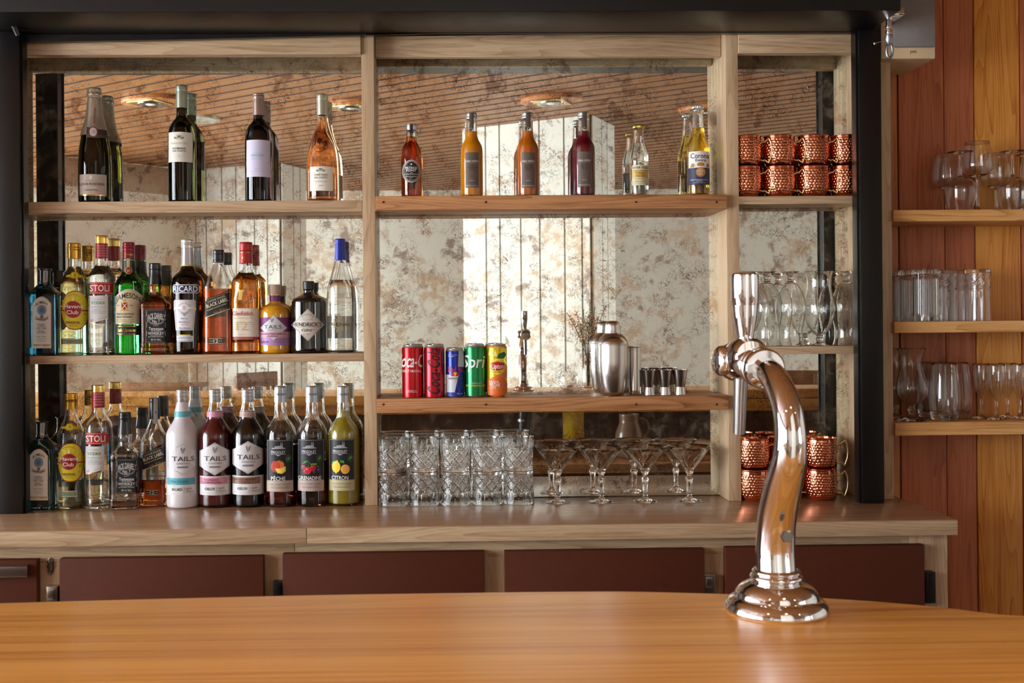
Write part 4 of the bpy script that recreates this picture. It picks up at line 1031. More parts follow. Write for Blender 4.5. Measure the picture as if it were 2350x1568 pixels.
# small passion fruit cocktail bottle
b = Turned('cocktail_bottle', 'squat bottle of yellow passion fruit cocktail with purple label', 'bottle', C, 1206, 1388, 'L2', 2.95)
b.body([(164, 1388), (172, 1370), (173, 1200), (173, 980), (166, 930), (140, 890), (92, 862), (64, 845), (55, 820), (53, 770), (54, 752)], plain((206, 146, 30), .12, 0, .9, .5, .1))
b.ring('stopper', [(64, 745), (66, 700), (66, 650), (62, 641)], plain((186, 160, 140), .5))
b.ring('neck_flange', [(52, 765), (62, 760), (62, 748), (56, 744)], plain((200, 170, 120), .1, 0, .9), solid=False)
b.ring('neck_band', [(57, 828), (55, 762)], plain((120, 56, 106), .45), solid=False, off=.0004)
b.label(rect(1034, 1003, 1383, 1310), (124, 52, 116), [S(rect(1034, 1222, 1383, 1310), (176, 134, 186)), S(rect(1034, 1160, 1383, 1224), (206, 160, 176)), S(diamond(1040, 978, 1338, 1256), (204, 202, 206)), S(rect(1034, 1160, 1383, 1224), (206, 160, 176))] + feathers(1172, 1032, .8, (120, 118, 124)) + [T('TAILS', 1180, 1107, 40, (52, 50, 60), 196), T('COCKTAILS', 1174, 1143, 12, (70, 68, 78), 110), T('PASSION FRUIT MARTINI', 1186, 1184, 17, (90, 50, 84), 280, bold=1), T('COCKTAIL', 1174, 1210, 15, (90, 50, 84), 120, bold=1), T('42BELOW', 1092, 1274, 24, (90, 40, 84), 84, bold=1), T('SHAKE WITH ICE', 1256, 1248, 9, (110, 70, 116), 120), T('50cl 14.9% alc/vol', 1250, 1274, 12, (110, 70, 116), 110)])
# black apothecary gin
b = Turned('gin_bottle', 'black apothecary gin bottle with cream diamond label', 'bottle', C, 1578, 1380, 'L2', 2.948)
b.body([(186, 1380), (196, 1362), (197, 1200), (197, 860), (195, 830), (180, 802), (130, 775), (78, 752), (58, 735), (56, 712), (58, 700), (60, 694)], plain((12, 11, 14), .05, 0, 1, .5, 0), seg=48)
b.ring('cap', [(60, 692), (60, 650), (61, 610), (57, 604)], plain((28, 28, 30), .4))
dm = diamond(1383, 906, 1748, 1264)
b.label(dm, (206, 200, 188), border(ringpts(dm, .95), 3, (90, 84, 78)) + [S(oval(1560, 996, 66, 38, 18), (180, 174, 164)), S(oval(1560, 1004, 50, 26, 18), (206, 200, 188)), S(rect(1470, 1028, 1650, 1032), (170, 164, 154)), T("HENDRICK'S", 1556, 1080, 42, (40, 36, 36), 326, bold=1), T('DISTILLED AND BOTTLED IN SCOTLAND', 1556, 1112, 6, (120, 112, 104), 290), T('GIN', 1548, 1143, 30, (60, 54, 50), 108), S(rect(1440, 1136, 1470, 1139), (90, 84, 78)), S(rect(1620, 1136, 1664, 1139), (90, 84, 78)), T('EST 1886', 1546, 1186, 11, (110, 104, 98), 80), T('SCOTLAND', 1546, 1206, 9, (110, 104, 98), 70), T('70cl', 1546, 1226, 8, (110, 104, 98), 30)])
# tall clear bottle with blue cap
b = Turned('vodka_bottle', 'tall tapering clear bottle with bright blue capsule', 'bottle', C, 1930, 1378, 'L2', 2.945)
b.body([(146, 1378), (152, 1360), (153, 1200), (153, 850), (148, 760), (136, 660), (118, 590), (96, 510), (76, 435), (62, 372), (58, 320)], CLEAR, shell=.0028, liquid=glassm((.985, .99, .985), 1.33), fill=592, seg=48)
b.ring('capsule', [(63, 372), (58, 260), (55, 205), (58, 202), (58, 186), (55, 184), (55, 150), (51, 138)], plain((28, 44, 140), .35, .3))
v, f = b.sheet(rect(1815, 985, 2045, 1235), .0004)
link('back_label', mesh('back_label', [(x, -y, z) for x, y, z in v], f, plain((196, 198, 188), .5), 60), b.root)
tl = [T('TREIGNAC', 1910, 1080, 32, (44, 46, 52), 244)]
for i in range(16):
    t = 2*math.pi*i/16
    for r in (42, 62, 80): tl.append(S(oval(1906+r*math.cos(t+r), 1080+r*math.sin(t+r), 5, 6, 8), (206, 178, 110)))
b.prints(tl, b.root, .0005, 'lettering')

# ======== bottom row on the counter ========
D_ = Fr(40, 850, 4.7524); E = Fr(370, 850, 4.7)
YC = 2.925
blue_gin(D_, 268, 1480, .935, 'C', 'square pale blue gin bottle standing on the counter beside the shutter post', 0, 2.92, 0)
rum(D_, 594, 1466, 'C', 'clear rum bottle with round yellow label and gold cap on the counter, one third full',
    [(144, 1466), (149, 1448), (149, 1100), (148, 760), (142, 690), (124, 640), (100, 585), (76, 530), (64, 480), (63, 430), (63, 350)], (250, 426, 65), (444, 796, 722, 1222), (470, 584, 692, 656), (448, 1318, 652, 1384), 1190, YC, (.96, .93, .62), .9)
vodka(D_, 891, 1460, 'C', 'clear vodka bottle with red banner label on the counter, empty',
      [(144, 1460), (152, 1440), (147, 1380), (152, 1320), (153, 1000), (153, 680), (150, 620), (136, 572), (110, 530), (84, 490), (68, 455), (64, 410), (62, 320), (61, 250)], (160, 240, 63), (238, 408, 65), (744, 685, 994, 812), (744, 833, 946, 1142), None, YC, .94)
square_whiskey(D_, 1180, 1466, 'C', 'square whiskey bottle with black label on the counter, almost empty', .96, math.radians(5), 1404, 425+0, 2.915, 0)
slant_whisky(D_, 1503, 1452, 'C', 'square whisky bottle with slanted black label and tax strip on the counter, one quarter full', .93, 1178, True, 300-150, 2.955, 0)
def litre(cx, base, lab, bodym, shellfill, ringc, bandc, bandtxt, foot, txt1, hexo, ringtxt, liq=None):
    b = Turned('cocktail_bottle', lab, 'bottle', E, cx, base, 'C', YC, 'litre cocktail bottles')
    pts = [(166, base), (172, base-22), (173, base-200), (173, 740), (170, 690), (158, 650), (130, 600), (98, 550), (84, 515), (82, 480), (76, 430), (66, 380), (58, 345), (56, 290)]
    if shellfill: b.body(pts, CLEAR, shell=.0028, liquid=liq, fill=shellfill)
    else: b.body(pts, bodym)
    b.ring('cap', [(58, 345), (58, 338), (57, 336), (58, 332), (58, 250), (57, 247), (58, 244), (58, 216), (54, 208)], plain((176, 174, 174), .34, .8))
    pf = b.prof; b.prof = [(.0135, 0), (.0135, 1)]; b.prof = [(58/E.k*YC/F, 0), (58/E.k*YC/F, 1)]
    b.prints([T('TAILS', cx-4, 284, 22, (140, 138, 138), 96)], b.root, .001, 'cap_lettering'); b.prof = pf
    nb = b.ring('neck_band', [(85, 500), (81, 440)], plain(ringc, .4), solid=False, off=.0005)
    b.prints([T(t, cx, 470-8*(len(ringtxt)-1)+20*i, 15 if len(ringtxt) == 1 else 12, txt1, 145, bold=1) for i, t in enumerate(ringtxt)], nb, .0008)
    h0 = ngon_hex(*hexo); my = (hexo[1]+hexo[3])/2
    hx = (hexo[0]+hexo[2])/2
    it = border(ringpts(h0, .96), 3, SILV)+feathers(hx+2, my-96, 1.15, (140, 138, 142))+[T('TAILS', hx+4, my-4, 50, (44, 42, 48), 244), T('COCKTAILS', hx+4, my+46, 18, (66, 64, 70), 146), S(rect(hx-60, my+76, hx+62, my+96), (150, 148, 150)), T('PROFESSIONAL', hx+1, my+86, 9, (90, 88, 92), 100)]
    b.label(h0, (214, 212, 216), it)
    x0, x1 = cx-172, cx+(128 if foot else 128)
    if shellfill or foot == '42BELOW':
        pts2 = []
        x_a, x_b, ya, yb = cx-171, cx+165, bandtxt[1]-14, bandtxt[1]+192
        n = 36
        pts2 = [(x_a+(x_b-x_a)*i/n, yb+(3 if i % 2 else -3)) for i in range(n+1)] + [(x_b-(x_b-x_a)*i/n, ya+(3 if i % 2 else -3)) for i in range(n+1)]
        base_l = pts2
    else: base_l = rect(cx-171, bandtxt[1], cx+168, bandtxt[1]+180)
    y0 = bandtxt[1]; it = [S(rect(x0, y0, x1, y0+74), bandc)]
    if len(bandtxt[0]) == 1: it.append(T(bandtxt[0][0], cx-42, y0+38, 24, txt1, 200, bold=1))
    else:
        it += [T(bandtxt[0][0], cx-45, y0+26, 20, txt1, bandtxt[2], bold=1), T(bandtxt[0][1], cx-45, y0+54, 20, txt1, bandtxt[3], bold=1)]
    it += [T(foot, cx-65, y0+122, 30, (40, 40, 44), 112, bold=1), T('MADE WITH', cx-90, y0+90, 7, (110, 110, 112), 54), T('T. Rocha', cx+52, y0+116, 22, (60, 60, 64), 84, slant=.4, rot=-.1), T('1 L 14.9% alc./vol.', cx+58, y0+146, 18, (70, 70, 74), 116), S(rect(cx+6, y0+84, cx+8, y0+164), (170, 168, 170)), S(rect(cx-150, y0+164, cx+120, y0+166), (170, 168, 170)), T('SHAKE 25', cx+146, y0+30, 7, (120, 110, 114), 28), T('SERVE 4', cx+146, y0+70, 7, (120, 110, 114), 28)]
    b.label(base_l, (222, 220, 222), it, name='lower_label')
    return b
litre(236, 1446, 'white litre cocktail bottle with turquoise band and hexagon label', plain((214, 210, 214), .3, 0, .3, .5, .02), None, (96, 176, 188), (88, 170, 182), (['PIÑA COLADA'], 1166), 'BACARDÍ', (28, 72, 84), (66, 790, 398, 1136), ['PIÑA COLADA'])
litre(588, 1437, 'dark raspberry red litre cocktail bottle with pink band', None, 436, (206, 140, 166), (206, 140, 166), (['RASPBERRY', 'COSMOPOLITAN'], 1160, 160, 204), '42BELOW', (110, 20, 50), (413, 781, 742, 1138), ['RASPBERRY COSMOPOLITAN'], plain((92, 8, 16), .2, 0, 0, .5, .1))
litre(940, 1432, 'near-black coffee litre cocktail bottle with brown band', None, 436, (178, 150, 140), (140, 104, 88), (['ESPRESSO MARTINI', 'COCKTAIL'], 1156, 248, 130), '42BELOW', (54, 34, 26), (770, 765, 1102, 1122), ['ESPRESSO MARTINI', 'COCKTAIL'], plain((10, 6, 7), .2, 0, 0, .5, 0))
def syrup(cx, base, lab, lx0, lx1, ltop, word, fruit, liq, fill, beige, top, ww):
    b = Turned('syrup_bottle', lab, 'bottle', E, cx, base, 'C', YC-.002, 'fruit syrup bottles')
    def rel(t, z, r):
        if .185 < z < .255: return .0009*abs(math.cos(9*t))*math.sin(math.pi*(z-.185)/.07)
        return 0
    o = base-1428
    b.body([(160, base), (167, base-22), (168, base-200), (169, 760), (167, 700), (156, 645), (136, 600), (108, 560), (84, 530), (72, 505), (68, 470), (66, 400), (62, 345), (60, 300)], CLEAR, shell=.0028, liquid=liq, fill=fill, seg=72, rel=rel)
    b.ring('cap', [(66, 345), (64, 300), (62, 210), (60, 190), (56, top+4), (52, top)], plain((166, 168, 172), .32, .85))
    pf = b.prof; b.prof = [(64/E.k*YC/F, 0), (64/E.k*YC/F, 1)]
    b.prints([T('FRIGOLET', cx, 262, 20, (60, 66, 80), 116, bold=1)], b.root, .001, 'cap_lettering'); b.prof = pf
    m = (lx0+lx1)/2-20; W_ = (200, 200, 204); y = ltop
    city = [(m-70, y+98), (m-66, y+86), (m-40, y+84), (m-36, y+70), (m-10, y+66), (m+10, y+62), (m+24, y+66), (m+26, y+30), (m+31, y+22), (m+35, y+64), (m+40, y+64), (m+42, y+32), (m+47, y+24), (m+51, y+80), (m+78, y+90), (m+80, y+98)]
    it = border(rect(lx0+6, y+8, lx1-6, y+440), 3, (170, 170, 174)) + [S(city[::-1], (150, 150, 156)), T('FRIGOLET', m, y+132, 28, W_, 154, bold=1), *border([(m-80, y+154), (m+80, y+154)], 3, W_)[:1], S([(m-30, y+160), (m, y+174), (m+36, y+158), (m+10, y+164)], W_), S(oval(m+112, y+205, 34, 38, 20), (40, 120, 50)), S(oval(m+112, y+205, 29, 33, 20), (24, 26, 26)), S([(m+92, y+222), (m+100, y+190), (m+124, y+180), (m+130, y+206), (m+114, y+222)], (60, 150, 60))]
    it += fruit(m, y) + [T(word, m+(0 if ww < 200 else 6), y+416, 40, (236, 234, 232), ww, bold=1), S(rect(lx0, y+442, lx1, y+558), beige), T('SANS COLORANT ARTIFICIEL', (lx0+lx1)/2, y+478, 12, (90, 70, 60), lx1-lx0-60), T('SANS ARÔME ARTIFICIEL'.replace('Ô', 'O'), (lx0+lx1)/2, y+516, 12, (90, 70, 60), lx1-lx0-90), S(rect(lx0+40, y+496, lx1-40, y+498), (120, 100, 90))]
    b.label(rect(lx0, y, lx1, y+560), (26, 25, 28), it)
    return b
def peach(m, y):
    return [S(oval(m-34, y+286, 46, 62), (176, 46, 40)), S(oval(m+14, y+276, 52, 56), (226, 120, 60)), S(oval(m-14, y+280, 34, 50), (204, 70, 46)), S([(m-8, y+228), (m+30, y+240), (m+54, y+232), (m+30, y+226)][::-1], (60, 130, 50)),
            S([(m-36, y+306), (m-10, y+356), (m+40, y+366), (m+80, y+340), (m+82, y+284), (m+50, y+296), (m+16, y+306)], (240, 206, 80)), S([(m-20, y+312), (m+6, y+344), (m+40, y+350), (m+70, y+326), (m+76, y+292), (m+48, y+306), (m+14, y+316)], (248, 222, 110))]
def berries(m, y):
    o = []
    for dx, dy, r, c in ((72, 330, 24, (40, 34, 60)), (96, 300, 22, (34, 30, 54)), (104, 334, 20, (60, 40, 70)), (54, 352, 18, (70, 50, 80)), (-60, 300, 26, (150, 20, 36)), (40, 306, 34, (170, 24, 36)), (-14, 334, 40, (196, 26, 40)), (-44, 346, 22, (160, 20, 40))):
        o.append(S(oval(m+dx, y+dy, r, r, 18), c)); o.append(S(oval(m+dx-r*.3, y+dy-r*.35, r*.22, r*.2, 8), (230, 150, 150)))
    return [S([(m-80, y+270), (m-40, y+226), (m-4, y+232), (m-40, y+256)], (50, 130, 50)), S([(m+6, y+260), (m+30, y+286), (m+80, y+276), (m+84, y+256), (m+40, y+258)], (90, 160, 50))] + o + border([(m-8, y+300), (m-2, y+236), (m+26, y+290)], 4, (60, 120, 40))[:2]
def lemons(m, y):
    return [S([(m-96, y+286), (m-80, y+240), (m-20, y+226), (m-20, y+244), (m-60, y+262)], (60, 140, 60)), S([(m-6, y+228), (m+40, y+228), (m+50, y+262), (m+6, y+252)], (60, 140, 60)), S(oval(m-42, y+300, 46, 62), (240, 200, 40)), S([(m-62, y+352), (m-44, y+374), (m-22, y+352)], (232, 188, 36)), S([(m-58, y+246), (m-26, y+226), (m-22, y+250)], (240, 200, 40)), S(oval(m+56, y+324, 50, 52), (226, 150, 40)), S(oval(m+56, y+324, 43, 45), (240, 196, 110)), S(oval(m+56, y+324, 38, 40), (226, 170, 80))]
syrup(1295, 1426, 'syrup bottle with a peach on its black label, two thirds full', 1138, 1425, 754, 'PÊCHE', peach, glassm((.38, .06, .02), 1.36), 800, (186, 170, 156), 172, 156)
syrup(1635, 1422, 'syrup bottle with cherries and berries on its black label, half full of dark syrup', 1474, 1756, 748, 'GRENADINE', berries, glassm((.05, .012, .02), 1.36), 965, (184, 164, 156), 170, 250)
syrup(1972, 1419, 'cloudy yellow lemon syrup bottle with lemons on its black label', 1811, 2086, 745, 'CITRON', lemons, plain((166, 150, 40), .2, 0, 0, .5, .1), 432, (190, 180, 140), 172, 180)
# ======== middle bay, upper shelf: small bottles ========
M1 = Fr(850, 0, 2.7647); YJ = 2.94
# cider-like apple raspberry bottle
b = Turned('juice_bottle', 'small red-brown juice bottle with black oval label', 'bottle', M1, 262, 1243, 'M1', YJ)
b.body([(62, 1243), (65, 1228), (66, 1100), (66, 1000), (64, 968), (58, 945), (47, 925), (38, 907), (34, 885), (31, 840)], CLEAR, shell=.0022, liquid=glassm((.62, .14, .03), 1.35), fill=872)
b.ring('cap', [(34, 830), (34, 822), (35, 820), (35, 800), (33, 790)], ALU)
b.label([(252, 789), (252, 845), (260, 862), (269, 845), (269, 789)], (34, 32, 32), [T('*', 260, 850, 8, WHT)], off=.0028, name='seal_strip')
ov = oval(259, 1087, 58, 72)
b.label(ov, (206, 200, 190), [S(oval(259, 1087, 54, 68), (40, 36, 36)), S(oval(259, 1087, 50, 64), (190, 184, 176)), S(oval(259, 1087, 47, 61), (30, 28, 28)), S([(253, 1042), (259, 1050), (266, 1042), (259, 1038)], WHT), T('PATRICK', 260, 1066, 14, WHT, 78, bold=1), T('FONT', 260, 1082, 14, WHT, 62, bold=1), T('JUS', 262, 1098, 5, WHT, 14), T('POMME FRAMBOISE', 260, 1106, 6, WHT, 86), T('APPLE RASPBERRY', 260, 1121, 5, WHT, 74), T('JUICE', 260, 1128, 4, WHT, 20), T('33 cl', 260, 1139, 4, WHT, 24)])
def nectar(cx, base, top, lab, col, w1, fill, dx):
    b = Turned('juice_bottle', lab, 'bottle', M1, cx, base+2, 'M1', YJ, 'slender juice bottles with grey labels')
    o = base-1237
    b.body([(66, base+2), (70, base-14), (70, base-130), (70, 985+o), (69, 953+o), (64, 928+o), (53, 906+o), (43, 887+o), (37, 862+o), (35, 800+o), (34, 770+o)], CLEAR, shell=.0022, liquid=plain(col, .2, 0, 0, .5, .04), fill=fill)
    b.ring('cap', [(34, top+42), (36, top+40), (36, top+32), (34, top+30), (34, top+10), (31, top+2)], ALU)
    b.label([(cx-14+dx, top+1), (cx-14+dx, top+98), (cx+dx, top+112), (cx+15+dx, top+98), (cx+15+dx, top+1)], (88, 74, 64), [T('AM', cx+dx, top+98, 6, (210, 204, 196), 14)], off=.0022, name='seal_strip')
    y = base-270
    x0, x1 = cx-40+dx*.3, cx+43+dx*.3; m = (x0+x1)/2
    b.label(rect(x0, y, x1, base-46), (96, 82, 74), [T('alain milliat', m+1, y+54, 13, (222, 216, 206), 80), S(rect(x0+10, y+64, x1-10, y+65), (200, 190, 180)), *[T(w, m, y+84+13*i, 9, (52, 42, 38), ww) for i, (w, ww) in enumerate(w1)], T('FRANCE', m, y+180, 5, (210, 204, 196), 28), T('33 cl', m, y+150, 5, (52, 42, 38), 18), T('330 ml 11.2 fl oz', m, y+212, 9, (222, 216, 206), 76)])
nectar(645, 1237, 718, 'yellow clementine juice bottle with grey-brown label', (236, 158, 14), (('JUS', 26), ('CLEMENTINE', 70), ('CORSE', 34)), 838, -4)
nectar(1000, 1237, 714, 'orange apricot juice bottle with grey-brown label', (214, 118, 18), (('NECTAR', 48), ('ABRICOT', 54), ('BERGERON', 40)), 836, 2)
nectar(1356, 1232, 713, 'dark red peach juice bottle with grey-brown label', (120, 16, 34), (('NECTAR', 48), ('PECHE', 44), ('VIGNE', 40)), 836, 2)
# tonic bottle
b = Turned('tonic_bottle', 'small clear tonic water bottle with cream and gold label', 'bottle', M1, 1706, 1230, 'M1', YJ)
b.body([(56, 1230), (60, 1218), (60, 1130), (59, 1060), (60, 1020), (58, 985), (46, 940), (37, 905), (32, 870), (31, 830)], CLEAR, shell=.0024, liquid=glassm((.98, .985, .97), 1.33), fill=912)
crown = lambda t, z, r: .0006*math.cos(21*t)
b.ring('crown_cap', [(35, 815), (35, 804), (31, 797), (24, 793)], plain((196, 174, 96), .3, .9), seg=84, rel=crown)
b.label(rect(1660, 1048, 1764, 1176), (214, 204, 170), [S(rect(1662, 1078, 1762, 1128), (212, 178, 90)), T('FEVER-TREE', 1712, 1064, 14, (50, 54, 70), 98, bold=1), T('PREMIUM INDIAN', 1712, 1084, 7, (110, 80, 30), 84), T('TONIC', 1712, 1099, 15, (110, 74, 24), 66, bold=1), T('WATER', 1712, 1117, 13, (110, 74, 24), 62, bold=1), T('NATURAL QUININE', 1712, 1136, 6, (110, 90, 50), 70), T('CRISP & FRESH', 1712, 1152, 6, (110, 90, 50), 70), S(rect(1670, 1162, 1754, 1164), (180, 150, 70))])
b.prints([T('FEVER', 1722, 988, 14, plain((150, 154, 150), .2), 60)], b.root, .0004, 'embossing')
# lager bottle
b = Turned('beer_bottle', 'clear lager bottle with white and navy painted label', 'bottle', M1, 2082, 1226, 'M1', YJ)
b.body([(67, 1226), (71, 1212), (71, 1100), (71, 968), (69, 940), (62, 910), (50, 880), (42, 848), (38, 812), (34, 760), (31, 715), (32, 700)], CLEAR, shell=.0024, liquid=glassm((.90, .62, .10), 1.34), fill=815)
b.ring('crown_cap', [(36, 692), (36, 681), (32, 673), (24, 669)], plain((206, 206, 204), .3, .7), seg=84, rel=crown)
b.label(rect(2020, 960, 2150, 1064), (224, 222, 214), [T('Corona', 2090, 988, 32, (36, 44, 90), 118, bold=1), T('Extra', 2096, 1016, 17, (40, 44, 70), 68, bold=1), S([(2072, 1044), (2078, 1034), (2096, 1030), (2114, 1034), (2120, 1044), (2116, 1054), (2076, 1054)][::-1], (180, 120, 50)), S([(2028, 1060), (2036, 1040), (2050, 1034), (2060, 1050), (2050, 1062)], (170, 120, 60)), S([(2130, 1060), (2134, 1040), (2144, 1034), (2150, 1050), (2146, 1062)], (170, 120, 60))])
b.label(rect(2018, 1064, 2152, 1172), (44, 50, 84), [S(oval(2096, 1092, 31, 31), (176, 122, 70)), T('LA', 2096, 1074, 8, (240, 226, 200), 16), T('CERVEZA', 2096, 1085, 8, (240, 226, 200), 46), T('MAS', 2096, 1096, 8, (240, 226, 200), 24), T('FINA', 2096, 1107, 8, (240, 226, 200), 26), T('CERVECERIA MODELO S.DE R.L.', 2088, 1141, 7, (214, 214, 220), 118), T('MEXICO', 2090, 1150, 6, (214, 214, 220), 40), T('33 cl ALC 4.5% VOL', 2088, 1160, 5, (214, 214, 220), 80)], name='lower_label')

# ======== middle bay, lower shelf: cans and bar tools ========
G = Fr(850, 480, 2.7647); YN = 2.935
def can(cx, base, top, hw, lab, col, items, extra=None):
    b = Turned('drink_can', lab, 'can', G, cx, base+3, 'M2', YN, 'drink cans in a row')
    b.body([(hw*.78, base+3), (hw*.8, base-1), (hw*.95, base-9), (hw, base-16), (hw, base-100), (hw, top+40), (hw, top+22), (hw*.96, top+14), (hw*.84, top+5)], ALU, 'can_body', sub=3)
    b.ring('lid', [(hw*.83, top+6), (hw*.87, top+5), (hw*.88, top+1), (hw*.84, top-2)], ALU, solid=True)
    zt = b.rz(1, top)[1]
    tb = link('pull_tab', mesh('pull_tab', *move(lathe([(0, 0), (.008, 0), (.008, .0012), (0, .0012)], 14), Matrix.Translation((0, -.004, zt+.0008))), ALU, 40), b.root)
    pr = [b.rz(hw, base-15), b.rz(hw, base-100), b.rz(hw, top+22), b.rz(hw*.97, top+14)]
    pr = [(r+.0002, z) for r, z in pr]
    v, f = lathe(pr, 40); pb = link('printed_wrap', mesh('printed_wrap', v, f, col, 60), b.root)
    b.prints(items, pb, .0005)
    return b
def metal_ink(rgb): return plain(rgb, .28, .55, .2, .5, .02)
can(268, 1208, 864, 65, 'red cola can with white script, first in the row of cans', metal_ink((186, 14, 28)), [T('Coca-Cola', 284, 962, 84, (240, 236, 234), 250, slant=.35, bold=1), T('GOÛT ORIGINAL'.replace('Û', 'U'), 264, 1029, 15, (240, 230, 228), 122, bold=1), T('Délicieux &', 262, 1152, 9, (230, 200, 200), 56), T('Rafraîchissant'.replace('î', 'i'), 262, 1161, 9, (230, 200, 200), 72)])
can(407, 1205, 864, 65, 'red cola can with black upright script', metal_ink((176, 16, 36)), [T('Coca-Cola', 402, 1030, 80, (40, 14, 20), 290, slant=.35, bold=1, rot=-math.pi/2), T('ZERO SUCRES', 356, 1020, 9, (60, 14, 20), 66, rot=-math.pi/2), S(rect(458, 900, 470, 980), (220, 210, 210))]+[S(rect(458, 904+8*i, 470, 907+8*i), (40, 30, 34)) for i in range(9)])
can(538, 1200, 887, 58, 'short blue and silver energy drink can', metal_ink((20, 44, 150)), [S([(480, 1052), (480, 1185), (530, 1185), (562, 1052)], (196, 198, 204)), S([(562, 1052), (540, 1140), (596, 1140), (596, 1052)], (24, 50, 160)), S([(560, 892), (556, 1000), (596, 1004), (596, 892)], (190, 194, 204)), T('Red Bull', 549, 1018, 36, (190, 30, 50), 112, bold=1),
    S(oval(538, 1050, 16, 14, 16), (232, 190, 50)), S([(508, 1062), (514, 1044), (530, 1044), (536, 1060)], (190, 30, 40)), S([(568, 1062), (562, 1044), (546, 1044), (540, 1060)], (190, 30, 40)), T('ENERGY DRINK', 538, 1076, 12, (90, 96, 130), 88, bold=1), T('VIVIFIE LE CORPS', 520, 926, 6, (200, 206, 226), 60), T('ET L\'ESPRIT', 514, 936, 6, (200, 206, 226), 40), S(rect(484, 1164, 594, 1184), (30, 56, 160)), T('250 ml', 566, 1172, 9, (230, 230, 236), 34)])
can(667, 1198, 860, 65, 'green lemon-lime soda can with white lettering', metal_ink((16, 128, 66)), [T('Sprite', 690, 968, 78, (238, 240, 238), 220, bold=1, slant=.18), T('RAFRAICHISSANT', 672, 1106, 8, (190, 220, 190), 74), T('GOUT CITRON-CITRON VERT', 668, 1122, 11, (214, 214, 60), 122, bold=1)])
can(803, 1192, 858, 65, 'yellow peach iced tea can with round red and yellow badge', metal_ink((226, 196, 22)), [S(rect(738, 870, 867, 882), (214, 110, 40)), T('SAVEUR PÊCHE', 812, 877, 7, WHT, 66), S([(748, 930), (756, 890), (766, 930), (772, 896), (782, 934), (790, 890), (806, 936)], (240, 226, 140)), S([(800, 950), (812, 920), (850, 906), (862, 926), (846, 950)], (40, 110, 50)), S(oval(830, 1030, 44, 60, 18), (226, 130, 50)),
    S(oval(803, 1130, 70, 68, 24), (222, 110, 40)), S(oval(806, 1000, 52, 52, 26), (236, 200, 30)), S(oval(806, 1000, 46, 46, 26), (244, 224, 120)), S(oval(806, 1000, 42, 42, 26), (232, 196, 26)), S([(764, 978), (764, 1016), (806, 1026), (850, 1016), (850, 978), (806, 968)][::-1], (190, 28, 36)), T('Lipton', 807, 998, 30, (244, 240, 232), 78, bold=1), T('ICE TEA', 806, 1036, 10, (150, 40, 30), 46), T('SAVEUR', 784, 1098, 13, WHT, 62, bold=1), T('PÊCHE', 790, 1117, 20, WHT, 66, bold=1), T('EXTRA', 776, 1136, 8, WHT, 40)])
# shaker
b = Turned('cocktail_shaker', 'brushed steel cocktail shaker with domed cap', 'shaker', G, 1540, 1195, 'M2', 2.925)
b.body([(66, 1195), (72, 1188), (80, 1150), (88, 1100), (95, 1040), (98, 980), (98, 920), (98, 866)], STEEL, 'shaker_cup', seg=56)
b.prof = [(98/G.k*2.925/F, 0), (98/G.k*2.925/F, .2)]
for y in (866,): b.ring('seam', [(98, 915), (98, 912)], STEEL, solid=False, off=.0004, seg=48)
b.ring('strainer_top', [(97, 866), (100, 864), (100, 858), (97, 856), (95, 846), (85, 826), (68, 806), (54, 796), (51, 790), (50, 786)], STEEL, seg=56)
b.ring('shaker_cap', [(49, 790), (50, 788), (48, 770), (47, 745), (44, 728), (36, 717), (22, 711), (0.5, 709)], STEEL, seg=48)
b = Turned('steel_beaker', 'tall narrow straight steel beaker next to the shaker', 'beaker', G, 1680, 1193, 'M2', 2.935)
b.body([(37, 1193), (39, 1186), (39, 1100), (39, 1000), (39, 880), (39.5, 876)], STEEL, 'beaker_wall', shell=.001, seg=48)
b.ring('rim', [(39, 881), (40.5, 879), (40.5, 877), (39.5, 875)], STEEL, solid=False)
jig = None
DK = plain((176, 172, 170), .22, 1, 0, .5, .03)
for i, (cx, lab) in enumerate(((1768, 'steel double jigger standing beside the narrow beaker'), (1871, 'middle one of three steel double jiggers'), (1965, 'steel double jigger at the far end of the three'))):
    if jig is None:
        b = Turned('jigger', lab, 'jigger', G, cx, 1190, 'M2', 2.935, 'steel jiggers')
        t = .0009; k = 2.935/F/G.k
        up = [b.rz(*q) for q in ((31, 1130), (34, 1118), (49, 1022))]
        zz = [z for r, z in up]
        prof = [(0, zz[0]), (up[0][0], zz[0]), (up[1][0], zz[1]), (up[2][0], zz[2]), (up[2][0]-t, zz[2]+.0003), (up[1][0]-t, zz[1]+.002), (0, zz[0]+.003)]
        link('large_cup', mesh('large_cup', *lathe(prof, 44), DK, 40), b.root)
        lo = [b.rz(*q) for q in ((37, 1190), (31, 1131))]; z0 = 0
        prof = [(0, lo[1][1]-.003), (lo[1][0]-t, lo[1][1]-.003), (lo[0][0]-t, .0002), (lo[0][0], .0), (lo[1][0], lo[1][1]), (0, lo[1][1])]
        link('small_cup', mesh('small_cup', *lathe(prof, 44), STEEL, 40), b.root)
        jig = b
    else:
        dup(jig.root, (P(*G.px(cx, 1190), 2.935).x, 2.935, SHELF['M2']+.0003), None, lab)

